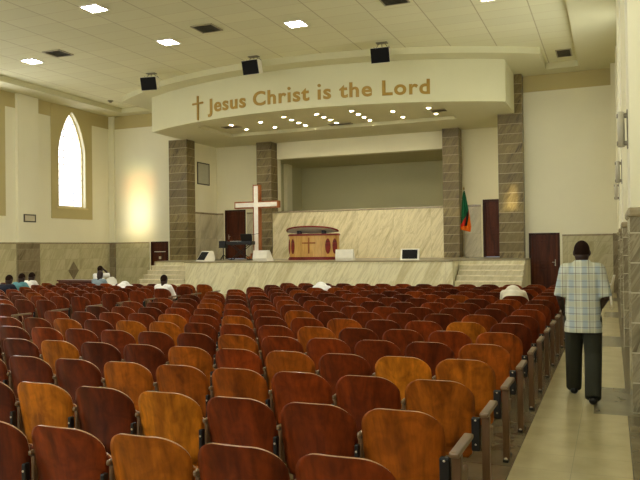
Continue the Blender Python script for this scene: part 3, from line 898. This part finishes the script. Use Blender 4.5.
# flag
def flag():
    e = thing('flag', 'green flag with red black and orange stripes hanging from a pole', 'flag', (-5.19, 27.35, ST))
    mb = MB().tube([(0, 0, .05), (0, 0, 2.62)], .016, 10); fp = mb.build('pole', M['chrome'], e)
    MB().tube([(0, 0, 0), (0, 0, .03), (0, 0, .06)], [.17, .16, .05], 20).build('base', M['vent'], e)
    MB().tube([(0, 0, 2.60), (0, 0, 2.66), (0, 0, 2.72)], [.02, .03, .004], 10).build('finial', M['gold'], fp)
    # cloth: gathered at the pole top, spreading downwards with folds
    k = Mat('flag_cloth', .8, .1)
    uv = k.n('ShaderNodeUVMap').outputs[0]; U, V, _ = k.sep(uv)
    c = lin('#1c5e3a')
    low = k.math('LESS_THAN', V, k.math('ADD', k.math('MULTIPLY', U, .42), .14))
    st = k.ramp(k.math('ADD', U, k.math('MULTIPLY', k.math('ADD', V, -.2), -.9)), [(0, '#c8281e'), (.42, '#c8281e'), (.44, '#1a1512'), (.68, '#1a1512'), (.70, '#e0701e')], 'CONSTANT')
    st = k.mix(k.math('LESS_THAN', V, k.math('ADD', k.math('MULTIPLY', U, .10), .075)), st, '#e0701e')
    k.color(k.mix(low, c, st))
    nu, nv = 28, 24; me_v = []; fs = []; uvs = []
    top, bot = 2.56, 1.06
    for j in range(nv+1):
        t = j/nv; z = bot + (top-bot)*t
        wid = .03 + .40*(1-t)**.72
        if t < .12: wid *= .86 + .14*t/.12
        for i in range(nu+1):
            u = i/nu
            fold = .065*math.sin(u*PI*5)*(1-t*.8)
            x = -.14*(1-t)**.6 + u*wid; zz = z + (-.10*u + .03)*(1-t)
            me_v.append((x, -.03 + fold, zz)); uvs.append((u, t))
    for j in range(nv):
        for i in range(nu):
            a = j*(nu+1)+i; fs.append((a, a+1, a+nu+2, a+nu+1))
    me = bpy.data.meshes.new('cloth'); me.from_pydata(me_v, [], fs)
    ul = me.uv_layers.new(name='UVMap')
    for lp in me.loops: ul.data[lp.index].uv = uvs[lp.vertex_index]
    for p_ in me.polygons: p_.use_smooth = True
    me.materials.append(k.m)
    o = link('cloth', me, e); md = o.modifiers.new('thick', 'SOLIDIFY'); md.thickness = .004
flag()

# ------------------------------------------------------------------ auditorium seats
def backrest_mesh():
    h, w0, rx, rz = .475, .250, .150, .125; z0 = .300
    zs = [0, .08, .16, .24, .325] + [h-rz + rz*math.sin(PI/2*i/9) for i in range(1, 10)]
    nx = 14; th = .014; bm = bmesh.new(); F = []; B = []
    def pt(x, z):
        zz = z - .014*(x/w0)**2*(z/h)
        y = .075*(x/w0)**2 - (zz)*.20 + .05 - .05*((zz/h)-.5)**2
        return Vector((x, y, z0+zz))
    for z in zs:
        hw = w0 - .012*(1 - min(1, z/.3))
        if z > h-rz:
            q = (z-(h-rz))/rz; hw -= rx*(1-math.sqrt(max(0, 1-q*q)))
        if z < .05: hw -= .03*(1-z/.05)
        rowf = []; rowb = []
        for i in range(nx+1):
            x = -hw + 2*hw*i/nx; p_ = pt(x, z)
            rowb.append(bm.verts.new(p_)); rowf.append(bm.verts.new(p_+Vector((-.05*x, th, .002))))
        F.append(rowf); B.append(rowb)
    def q(a, b, c, d, mi):
        f = bm.faces.new((a, b, c, d)); f.material_index = mi; f.smooth = (mi == 0)
    m = len(zs)
    for j in range(m-1):
        for i in range(nx):
            q(B[j][i], B[j][i+1], B[j+1][i+1], B[j+1][i], 0); q(F[j][i+1], F[j][i], F[j+1][i], F[j+1][i+1], 0)
        q(B[j][0], B[j+1][0], F[j+1][0], F[j][0], 1); q(B[j+1][nx], B[j][nx], F[j][nx], F[j+1][nx], 1)
    for i in range(nx):
        q(B[m-1][i], B[m-1][i+1], F[m-1][i+1], F[m-1][i], 1); q(B[0][i+1], B[0][i], F[0][i], F[0][i+1], 1)
    mb = MB(); mb.bm.free(); mb.bm = bm
    return mb.mesh('backrest', [M['chair'], M['edge']])
def seat_mesh(up):
    L, w, th = .40, .215, .018; bm = bmesh.new(); n = 12; T = []; Bt = []
    for j in range(n+1):
        s = j/n; hw = w
        if s > .72: hw = w - .10*(1-math.sqrt(max(0, 1-((s-.72)/.28)**2)))
        if s < .1: hw = w - .03*(1-s/.1)
        rt = []; rb = []
        for i in range(9):
            x = -hw + 2*hw*i/8
            sag = .016*math.sin(PI*s) - .012*(x/w)**2
            if up:   # folded up: hangs from the hinge, lower edge below the backrest
                z = .205 + L*.93*s; y = .165 + .07*s + sag*.8
                a = Vector((x, y, z)); b = a + Vector((0, -th, .003))
            else:
                y = .085 + L*s; z = .432 - sag + .02*s
                a = Vector((x, y, z)); b = a + Vector((0, 0, -th))
            rt.append(bm.verts.new(a)); rb.append(bm.verts.new(b))
        T.append(rt); Bt.append(rb)
    def q(a, b, c, d, mi):
        f = bm.faces.new((a, b, c, d)); f.material_index = mi; f.smooth = (mi == 0)
    for j in range(n):
        for i in range(8):
            q(T[j][i], T[j][i+1], T[j+1][i+1], T[j+1][i], 0); q(Bt[j][i+1], Bt[j][i], Bt[j+1][i], Bt[j+1][i+1], 0)
        q(T[j][0], T[j+1][0], Bt[j+1][0], Bt[j][0], 1); q(T[j+1][8], T[j][8], Bt[j][8], Bt[j+1][8], 1)
    for i in range(8):
        q(T[n][i], T[n][i+1], Bt[n][i+1], Bt[n][i], 1); q(T[0][i+1], T[0][i], Bt[0][i], Bt[0][i+1], 1)
    mb = MB(); mb.bm.free(); mb.bm = bm
    return mb.mesh('seat', [M['chair'], M['edge']])
PITCH = .5316; HP = PITCH/2
ME = {}
ME['backrest'] = backrest_mesh(); ME['seat_up'] = seat_mesh(True); ME['seat_down'] = seat_mesh(False)
def standard(sx, end=False):
    """iron and wood upright between two seats; the row end carries a full wooden arm and post"""
    d = {}
    s = 1 if sx < 0 else -1
    if end: sx = sx*1.31; ay, al, aw, py, pw = .04, .44, .058, -.09, .052
    else: ay, al, aw, py, pw = .195, .30, .026, .10, .024
    mb = MB().box((sx, ay, .585), (aw, al, .032), 0, None, .010); d['armrest'] = mb.mesh('armrest', M['arm'])
    mb = MB().box((sx, py, .285), (pw, .06, .568), 0, None, .006)
    if end: mb.box((sx, .02, .40), (.026, .26, .10), 0, None, .01)
    else: mb.box((sx, .19, .40), (.02, .16, .10), 0, None, .008)
    d['post'] = mb.mesh('post', M['post'])
    if end:
        mb = MB().box((sx+s*.062, -.115, .445), (.056, .05, .22), 0, None, .008); mb.box((sx+s*.066, -.05, .445), (.03, .09, .14), 0, None, .006)
        for z in (.38, .54): mb.ball((sx+s*.062, -.141, z), (.007, .005, .007), 1, 8)
    else:
        mb = MB().box((sx, .02, .43), (.026, .04, .22), 0, None, .006)
        for z in (.36, .50): mb.ball((sx, -.002, z), (.007, .005, .007), 1, 8)
    d['bracket'] = mb.mesh('bracket', [M['black'], M['bolt']])
    fy = py+.05
    mb = MB().box((sx, fy, .011), (.044 if end else .026, .24, .022), 0, None, .006); mb.ball((sx, fy-.10, .026), (.014, .014, .010), 1, 8)
    d['foot'] = mb.mesh('foot', [M['black'], M['bolt']])
    return d
STL, STR = standard(-HP), standard(HP, True)
NUM = ['first', 'second', 'third', 'fourth', 'fifth', 'sixth', 'seventh', 'eighth', 'ninth', 'tenth', 'eleventh', 'twelfth', 'thirteenth', 'fourteenth', 'fifteenth', 'sixteenth', 'seventeenth', 'eighteenth']
def seat_tone(v): return 'dark brown' if v < .3 else 'reddish brown' if v < .56 else 'mid brown' if v < .68 else 'honey brown'
OCC = set()
def chair(x, y, tone, label, group, occupied=False, end_right=False, end_left=False):
    e = thing('auditorium_seat', label, 'chair', (x, y, 0), 0, group)
    b = link('backrest', ME['backrest'], e); b['tone'] = tone
    s = link('seat', ME['seat_down' if occupied else 'seat_up'], e); s['tone'] = min(1, tone*.9+.08)
    for d in ([STL] + ([STR] if end_right else [])):
        for kk in ('armrest', 'post', 'bracket', 'foot'): link(kk, d[kk], e)
    return e
TONE = {}
def settone(r, lst, c0=0):
    for i, t in enumerate(lst): TONE[(r, c0+i)] = t
settone(-1, [.40, .32, .72, .38, .25])
settone(0, [.64, .36, .34, .88, .22, .78])
settone(1, [.68, .42, .50, .60, .62, .66, .25, .22])
settone(2, [.72, .86, .30, .62, .46, .64, .25, .2, .74])
settone(3, [.60, .26, .34, .40, .42, .62, .22, .25, .28])
settone(4, [.56, .50, .34, .24, .62, .42, .40, .30, .66, .70, .22, .62])
settone(5, [.22, .78, .46, .22, .58, .44, .24, .62, .36, .64, .3])
settone(6, [.30, .54, .24, .28, .34, .24, .60, .28, .36, .3])
XC0, YC0, RP_ = -1.148, 3.954+.10, .962
YC0 = 4.0
G1 = 'folding wooden seats in the main block beside the right aisle'
G2 = 'folding wooden seats in the far left block'
# occupied seats: block, row, column
OCC = {('R', 10, 1), ('R', 12, 10), ('L', 11, 0), ('L', 12, 4), ('L', 13, 7), ('L', 12, 10), ('L', 11, 9), ('L', 10, 8)}
rnd = random.Random(11)
import_cam = []
CAM_R = Vector((.92623291, .37672735, -.01300346)); CAM_U = Vector((.01605712, -.00496647, .99985874)); CAM_F = Vector((-.37660956, .92631087, .01064927))
CAM_P = Vector((0, 0, 1.70438)); FPX = 718.176
def in_view(x, y, z, m=30):
    d = Vector((x, y, z)) - CAM_P; zz = d.dot(CAM_F)
    return zz > .5 and -m < 320 + FPX*d.dot(CAM_R)/zz < 640+m and 240 - FPX*d.dot(CAM_U)/zz < 480+m*.5
for r in range(-1, 15):
    for c in range(14):
        x = XC0 - PITCH*c; y = YC0 + RP_*r
        t = TONE.get((r, c))
        if t is None:
            t = min(.9, max(.12, rnd.choice([.16, .2, .24, .3, .34, .4, .46, .54])+rnd.uniform(-.04, .04)))
        if not (in_view(x, y, .75) or in_view(x+.2, y, .75) or in_view(x, y, .5)): continue
        if r >= 10 and False: continue
        row = 'nearest row' if r == -1 else 'front row' if r == 14 else '%s row from the camera' % NUM[r+1]
        lab = '%s wooden seat, main block, %s, %s from the right aisle' % (seat_tone(t), row, NUM[c])
        chair(x, y, t, lab, G1, ('R', r, c) in OCC, end_right=(c == 0))
XL0 = -10.07
for r in range(0, 14):
    for c in range(18):
        x = XL0 - PITCH*c; y = YC0 + RP_*r
        t = min(.9, max(.12, rnd.choice([.16, .2, .24, .3, .34, .4, .46, .54])+rnd.uniform(-.04, .04)))
        if not in_view(x, y, .75, 14): continue
        row = 'front row' if r == 13 else '%s row from the front' % NUM[13-r]
        lab = '%s wooden seat, far left block, %s, %s from the gangway' % (seat_tone(t), row, NUM[c])
        chair(x, y, t, lab, G2, ('L', r, c) in OCC, end_right=(c == 0))

# long table and plastic chairs beyond the left block
e = thing('long_table', 'long dark red wooden table beyond the far left seats', 'table', (-15.5, 18.3, 0))
MB().box((0, 0, .765), (1.75, .6, .04), 0, None, .008).build('tabletop', M['table'], e)
MB().box((0, -.24, .52), (1.62, .025, .44), 0, None, .004).build('front_panel', M['table'], e)
for sx in (-.80, .80):
    for sy in (-.24, .24): MB().box((sx, sy, .372), (.06, .06, .744), 0, None, .005).build('leg', M['table'], e)
def plastic_chair(x, y, rz, label):
    e = thing('plastic_chair', label, 'chair', (x, y, 0), rz, 'white plastic chairs')
    mb = MB()
    n = 16
    def ring(z, w, d, y0): return [(w*math.copysign(abs(math.cos(2*PI*i/n))**.6, math.cos(2*PI*i/n)), y0+d*math.copysign(abs(math.sin(2*PI*i/n))**.6, math.sin(2*PI*i/n)), z) for i in range(n)]
    mb.loft([ring(.405, .22, .21, .02), ring(.43, .235, .225, .02), ring(.44, .225, .215, .02)]); mb.build('seat', M['plastic'], e)
    # back: curved shell, rounded top
    mb = MB(); rows = []
    for j in range(12):
        t = j/11; z = .44 + .44*t; hw = .20 + .035*math.sin(t*PI)
        if t > .6: hw *= math.sqrt(max(.02, 1-((t-.6)/.42)**2))
        f = [(-hw + 2*hw*i/10, -.19 - .09*t + .05*((-1+2*i/10)**2), z) for i in range(11)]
        bk = [(a, b-.012, c) for a, b, c in f][::-1]
        rows.append(f + bk)
    mb.loft(rows); mb.build('backrest', M['plastic'], e)
    for sx in (-1, 1):
        for sy in (-1, 1):
            MB().tube([(sx*.19, .02+sy*.17, .42), (sx*.225, .02+sy*.215, .0)], [.028, .02], 8).build('leg', M['plastic'], e)
        mb = MB(); mb.tube([(sx*.215, -.20, .62), (sx*.25, -.05, .64), (sx*.25, .16, .63), (sx*.225, .19, .44)], .018, 8); mb.build('armrest', M['plastic'], e)
plastic_chair(-.02-.32+.12, 20.6, math.radians(90), 'white plastic chair standing at the far end of the right aisle')
plastic_chair(-14.38, 17.95, math.radians(180), 'white plastic chair beside the long dark table on the left')

# ------------------------------------------------------------------ people
def capsule(mb, a, b, ra, rb, n=14):
    a, b = Vector(a), Vector(b)
    pts, rad = [], []
    d = (b-a); L = d.length; d.normalize()
    for t in (-1, -.7, -.35): pts.append(a + d*ra*t); rad.append(max(.0006, ra*math.sqrt(1-t*t)))
    for t in (0, .33, .66, 1): pts.append(a.lerp(b, t)); rad.append(ra+(rb-ra)*t)
    for t in (.35, .7, 1): pts.append(b + d*rb*t); rad.append(max(.0006, rb*math.sqrt(1-t*t)))
    mb.tube(pts, rad, n)
def cone(mb, a, b, ra, rb, n=16): mb.tube([a, b], [ra, rb], n)
def ell(c, rx, ry, n=20, tilt=0, p=.85):
    out = []
    for i in range(n):
        a = 2*PI*i/n; ca, sa = math.cos(a), math.sin(a)
        x = rx*math.copysign(abs(ca)**p, ca); y = ry*math.copysign(abs(sa)**p, sa)
        out.append(Vector((c[0]+x, c[1]+y*math.cos(tilt), c[2]+y*math.sin(tilt))))
    return out
def fuse(mb, name, mat, parent, voxel, smooth=4):
    """melts overlapping volumes into one continuous skin"""
    bmesh.ops.recalc_face_normals(mb.bm, faces=mb.bm.faces[:])
    me = bpy.data.meshes.new(name+'_raw'); mb.bm.to_mesh(me); mb.bm.free()
    o = bpy.data.objects.new(name, me); COL.objects.link(o)
    r = o.modifiers.new('r', 'REMESH'); r.mode = 'VOXEL'; r.voxel_size = voxel
    s = o.modifiers.new('s', 'SMOOTH'); s.factor = .5; s.iterations = smooth
    dg = bpy.context.evaluated_depsgraph_get(); dg.update()
    out = bpy.data.meshes.new_from_object(o.evaluated_get(dg)); out.name = name
    bpy.data.objects.remove(o); bpy.data.meshes.remove(me)
    for p_ in out.polygons: p_.use_smooth = True
    out.materials.clear(); out.materials.append(mat)
    return link(name, out, parent)
def hand(mb, wrist, d, n, side, curl=.5):
    """d: direction of the hand, n: palm normal; four unequal fingers and a thumb"""
    d = Vector(d).normalized(); n = Vector(n).normalized(); s = d.cross(n).normalized()*side
    w = Vector(wrist); palm = w + d*.05
    B = Matrix((s, d, n)).transposed().to_4x4()
    mb.ball(palm, (.040, .050, .016), 0, 14, B)
    for i, (off, L, r) in enumerate(((-.030, .070, .0088), (-.010, .080, .0092), (.010, .075, .0088), (.029, .058, .0078))):
        a = w + d*.085 + s*off; m = a + (d*math.cos(curl)+n*math.sin(curl))*L*.5
        t = m + (d*math.cos(curl*2.2)+n*math.sin(curl*2.2))*L*.5
        capsule(mb, a, m, r, r*.95, 8); capsule(mb, m, t, r*.95, r*.8, 8)
    a = w + d*.03 - s*.034; m = a - s*.022 + d*.028 + n*.012; t = m + d*.03 + n*.012
    capsule(mb, a, m, .011, .010, 8); capsule(mb, m, t, .010, .008, 8)
def person(name, label, loc, rz, J, shirt, trousers, voxel, hair=True, sleeve=.95, skirt=None):
    e = thing(name, label, 'person', loc, rz)
    V = {k_: Vector(v_) for k_, v_ in J.items()}
    hd, nk, ch, pv = V['head'], V['neck'], V['chest'], V['pelvis']
    up = V['headup'].normalized(); fw = V['headfwd'].normalized(); sd = fw.cross(up).normalized()
    B = Matrix((sd, fw, up)).transposed().to_4x4()
    mb = MB()
    mb.ball(hd + up*.02, (.083, .100, .108), 0, 24, B)                       # skull
    mb.ball(hd + fw*.020 - up*.045, (.066, .074, .082), 0, 20, B)           # jaw and cheeks
    mb.ball(hd + fw*.096 - up*.018, (.013, .017, .022), 0, 10, B)           # nose
    mb.ball(hd + fw*.086 - up*.062, (.024, .012, .010), 0, 10, B)           # lips
    mb.ball(hd + fw*.078 + up*.028, (.050, .014, .010), 0, 10, B)           # brow
    for s in (-1, 1):
        mb.ball(hd + sd*s*.086 - up*.005 - fw*.008, (.010, .020, .032), 0, 10, B)   # ear
    capsule(mb, nk - (hd-nk).normalized()*.02, hd - up*.05, .064, .062)
    mb.ball(hd - up*.045 - fw*.020, (.074, .076, .080), 0, 20, B)           # nape
    # trunk
    trunk = [(pv, .145, .105), (pv.lerp(ch, .45), .135, .10), (ch, .165, .115), (nk - (nk-ch).normalized()*.05, .12, .08)]
    rings = []
    axis = (nk-pv).normalized(); lean = math.atan2(axis.y, axis.z)
    for c_, rx, ry in trunk: rings.append(ell(c_, rx, ry, 20, -lean))
    mb.loft(rings)
    for s, S in ((-1, 'L'), (1, 'R')):
        sh, el, wr = V['sh'+S], V['el'+S], V['wr'+S]
        capsule(mb, ch.lerp(sh, .45)+Vector((0, 0, .03)), sh, .065, .058)
        capsule(mb, sh, el, .054, .042); capsule(mb, el, wr, .042, .029)
        hd_ = (wr-el).normalized(); pn = V.get('palm'+S, Vector((-s, 0, -.3)))
        hand(mb, wr, hd_, pn - hd_*pn.dot(hd_), s)
        hp, kn, an = V['hip'+S], V['kn'+S], V['an'+S]
        capsule(mb, hp, kn, .085, .055); capsule(mb, kn, an, .055, .038)
        ft = V.get('foot'+S, Vector((0, 1, 0)))
        capsule(mb, an + Vector((0, 0, -.03)), an + ft*.13 + Vector((0, 0, -.05)), .036, .026)
    fuse(mb, 'body', M['skin'], e, voxel, 3)
    # shirt
    mb = MB()
    hem = V.get('hem', pv); tr = [(hem, .190, .138), (hem.lerp(ch, .35), .180, .132), (hem.lerp(ch, .7), .182, .134), (ch, .192, .136), (ch.lerp(nk, .45), .178, .118), (ch.lerp(nk, .78), .13, .095), (nk, .072, .070)]
    if skirt: tr = skirt
    if lean > .6: mb.ball(ch.lerp(nk, .55)+Vector((0, -.02, .05)), (.15, .13, .13), 0, 16)
    mb.loft([ell(c_, rx, ry, 24, -lean) for c_, rx, ry in tr])
    for s, S in ((-1, 'L'), (1, 'R')):
        sh, el, wr = V['sh'+S], V['el'+S], V['wr'+S]
        capsule(mb, ch.lerp(sh, .45)+Vector((0, 0, .03)), sh, .085, .074)
        en = sh.lerp(el, sleeve) if sleeve <= 1 else el
        mb.ball(sh, .075, 0, 14); capsule(mb, nk + Vector((s*.03, 0, -.045)), sh + Vector((0, 0, .012)), .062, .064)
        cone(mb, sh, en, .075, .070)
        if sleeve > 1:
            mb.ball(el, .062, 0, 12); cone(mb, el, el.lerp(wr, .85), .062, .045)
    fuse(mb, 'shirt', shirt, e, voxel*1.15, 3)
    # trousers
    mb = MB()
    mb.loft([ell(pv + Vector((0, 0, -.06)), .15, .115, 20), ell(pv, .165, .125, 20), ell(pv.lerp(ch, .3), .16, .12, 20, -lean)])
    for s, S in ((-1, 'L'), (1, 'R')):
        hp, kn, an = V['hip'+S], V['kn'+S], V['an'+S]
        mb.ball(hp, .112, 0, 16); cone(mb, hp, kn, .112, .092); mb.ball(kn, .092, 0, 14)
        cone(mb, kn, an + (an-kn).normalized()*.035, .092, .084)
    fuse(mb, 'trousers', trousers, e, voxel*1.15, 3)
    for s, S in ((-1, 'L'), (1, 'R')):
        an = V['an'+S]; ft = V.get('foot'+S, Vector((0, 1, 0))).normalized()
        mb = MB(); a = an + Vector((0, 0, -.045)) - ft*.05; b = an + ft*.17 + Vector((0, 0, -.055))
        b.z = min(b.z, an.z-.04)
        capsule(mb, a, b, .045, .038); mb.ball(an + ft*.02, (.045, .055, .045), 0, 12)
        lo = an.z - .085
        o = fuse(mb, 'shoe', M['shoe'], e, voxel, 2)
        for vv in o.data.vertices: vv.co.z = max(vv.co.z, lo)
    if hair:
        mb = MB(); mb.ball(hd + up*.026 - fw*.006, (.0845, .1015, .1095), 0, 24, B)
        bm = mb.bm
        kill = [v for v in bm.verts if ((v.co-hd).dot(up) < -.055) or ((v.co-hd).dot(fw) > .055 and (v.co-hd).dot(up) < .075)]
        bmesh.ops.delete(bm, geom=kill, context='VERTS')
        o = mb.build('hair', M['hair'], e)
        sm = o.modifiers.new('s', 'SOLIDIFY'); sm.thickness = .004
        for p_ in o.data.polygons: p_.use_smooth = True
    return e

# the walking man
J = dict(pelvis=(0, 0, .93), chest=(0, .02, 1.26), neck=(0, .025, 1.49), head=(.0, .055, 1.612), headup=(0, .06, 1), headfwd=(.08, 1, -.06),
         shL=(-.168, .01, 1.425), shR=(.168, .01, 1.425), elL=(-.236, -.03, 1.12), elR=(.236, -.03, 1.12), wrL=(-.215, .17, .985), wrR=(.195, .20, 1.0),
         palmL=(1, 0, -.2), palmR=(-1, 0, -.2),
         hipL=(-.088, .0, .88), hipR=(.088, .0, .88), knL=(-.10, .20, .50), knR=(.10, .03, .49), anL=(-.105, .34, .086), anR=(.085, -.22, .087),
         footL=(-.05, 1, 0), footR=(.05, 1, -.02), hem=(0, .0, .72))
skirt = [(Vector((0, .0, .735)), .200, .155), (Vector((0, 0, .90)), .188, .145), (Vector((0, .01, 1.08)), .182, .135), (Vector((0, .02, 1.26)), .195, .135), (Vector((0, .022, 1.39)), .19, .12), (Vector((0, .025, 1.465)), .13, .095), (Vector((0, .03, 1.53)), .078, .078)]
person('person', 'person walking up the aisle in a plaid short-sleeved shirt and dark trousers', (-.31, 8.43, 0), math.radians(3), J, M['plaid'], M['trousers'], .0085, True, .98, skirt)

def seated(slouch=0.0, lean=0.0, handhead=False, droop=0.0):
    """sitting on the flap seat: local origin at the seat's own origin, facing +Y"""
    pv = Vector((0, .26, .55)); 
    ch = pv + Vector((0, math.sin(lean)*.30, math.cos(lean)*.30 - slouch*.5))
    nk = pv + Vector((0, math.sin(lean*1.15)*.50, math.cos(lean*1.15)*.50 - slouch))
    hl = lean*1.25 + droop
    hdv = nk + Vector((0, math.sin(hl)*.15+.02, math.cos(hl)*.15))
    J = dict(pelvis=pv, chest=ch, neck=nk, head=hdv, headup=(0, math.sin(hl), math.cos(hl)), headfwd=(0, math.cos(hl), -math.sin(hl)),
             hipL=(-.09, .28, .53), hipR=(.09, .28, .53), knL=(-.10, .60, .50), knR=(.10, .60, .50), anL=(-.10, .62, .087), anR=(.10, .62, .087))
    for s, S in ((-1, 'L'), (1, 'R')):
        sh = nk.lerp(ch, .32) + Vector((s*.175, 0, 0))
        J['sh'+S] = sh; J['el'+S] = sh + Vector((s*.05, .12+.1*math.sin(lean), -.24)); J['wr'+S] = (s*.10, min(.78, max(.58, sh.y+.22)), max(.64, sh.z-.30))
    if handhead:
        J['elR'] = J['shR'] + Vector((.10, .16, .02)); J['wrR'] = hdv + Vector((.10, .06, .0))
    J['hem'] = pv + Vector((0, 0, -.03))
    return J
def sit(block, r, c, label, shirt, voxel=.011, **kw):
    x = (XC0 if block == 'R' else XL0) - PITCH*c + kw.pop('dx', 0); y = YC0 + RP_*r
    hair = kw.pop('hair', True)
    return person('person', label, (x, y, 0), 0, seated(**kw), shirt, M['trousers'], voxel, hair, 1.2)
sit('L', 11, 0, 'person in a white shirt sitting upright beside the stage steps, dark head showing', M['sh_white'], slouch=.24, lean=.06, dx=-.14)
sit('R', 10, 1, 'person in a cream shirt slumped forward near the right aisle', M['sh_cream'], slouch=.03, lean=.88, droop=.9, dx=-.10)
sit('R', 12, 10, 'person in a white shirt slumped forward in the middle of the seats', M['sh_white'], slouch=.10, lean=.88, droop=.9, dx=-.08)
sit('L', 12, 4, 'person in a bright white shirt slumped forward at the left, below the column', M['sh_white'], slouch=.12, lean=.88, droop=.9, dx=-.12)
sit('L', 13, 7, 'bald person in a pale blue shirt sitting in the front left row', M['sh_blue'], slouch=.20, lean=.1, hair=False, dx=.05)
sit('L', 12, 10, 'person in a white shirt, rightmost of three heads at the far left', M['sh_white'], slouch=.20, lean=.25, dx=-.08)
sit('L', 11, 9, 'person in a teal shirt, middle of three heads at the far left', M['sh_teal'], slouch=.20, lean=.2)
sit('L', 10, 8, 'person in a dark navy shirt, leftmost of three heads', M['sh_navy'], slouch=.20, lean=.2)
e = thing('wooden_stool', 'low wooden stool under the person resting a hand on the head', 'stool', (-15.6, 19.05, 0))
MB().tube([(0, 0, .40), (0, 0, .44)], .17, 18).build('seat', M['table'], e)
for i in range(4):
    a = PI/4 + PI/2*i
    MB().tube([(.11*math.cos(a), .11*math.sin(a), .40), (.15*math.cos(a), .15*math.sin(a), 0)], .017, 8).build('leg', M['table'], e)
Jp = seated(slouch=.12, lean=.1, handhead=True)
person('person', 'dark haired person in white holding a hand to the head behind the table', (-15.6, 18.80, 0), 0, Jp, M['sh_white'], M['trousers'], .012, True, 1.0)

# ------------------------------------------------------------------ light
w = bpy.data.worlds.new('sky'); SC.world = w; w.use_nodes = True
bg = w.node_tree.nodes['Background']; bg.inputs['Color'].default_value = (.62, .78, 1, 1); bg.inputs['Strength'].default_value = 1.0
sun = bpy.data.lights.new('sun', 'SUN'); sun.energy = 8; sun.angle = math.radians(2.2); sun.color = (1, .95, .85)
so = link('sun', sun)
d = Vector((-20.9, 17.5, -1.75)).normalized()
so.rotation_euler = d.to_track_quat('-Z', 'Y').to_euler(); so.location = (5, 5, 12)
# unseen glowing glazing added high behind the camera to light the hall
e = struct(link('window_%d' % wi, None, None, (-10.9, YBACK, 0)))  # made-up window, there only for its light
MB().b2(-8.5, 8.5, .01, .03, 4.2, 7.5).build('pane', M['back_glow'], e)
mb = MB()
for i in range(9): mb.b2(-8.5+17*i/8-.05, -8.5+17*i/8+.05, .03, .08, 4.15, 7.55)
for z in (4.15, 5.8, 7.5): mb.b2(-8.55, 8.55, .03, .08, z-.05, z+.05)
mb.build('window_frame', M['white'], e)

# ------------------------------------------------------------------ camera
cam = bpy.data.cameras.new('camera'); co = link('camera', cam); SC.camera = co
cam.sensor_width = 36; cam.lens = 36*FPX/640; cam.clip_end = 200; cam.clip_start = .05
Rm = Matrix((CAM_R, CAM_U, -CAM_F)).transposed().to_4x4(); Rm.translation = CAM_P
co.matrix_world = Rm
vs = SC.view_settings
SC.display_settings.display_device = 'sRGB'
vs.view_transform = 'Standard'; vs.look = 'None'; vs.gamma = 1; vs.use_curve_mapping = False; vs.exposure = 0.42
SC.cycles.use_denoising = True
SC.cycles.max_bounces = 10; SC.cycles.diffuse_bounces = 6
SC.cycles.sample_clamp_indirect = 6
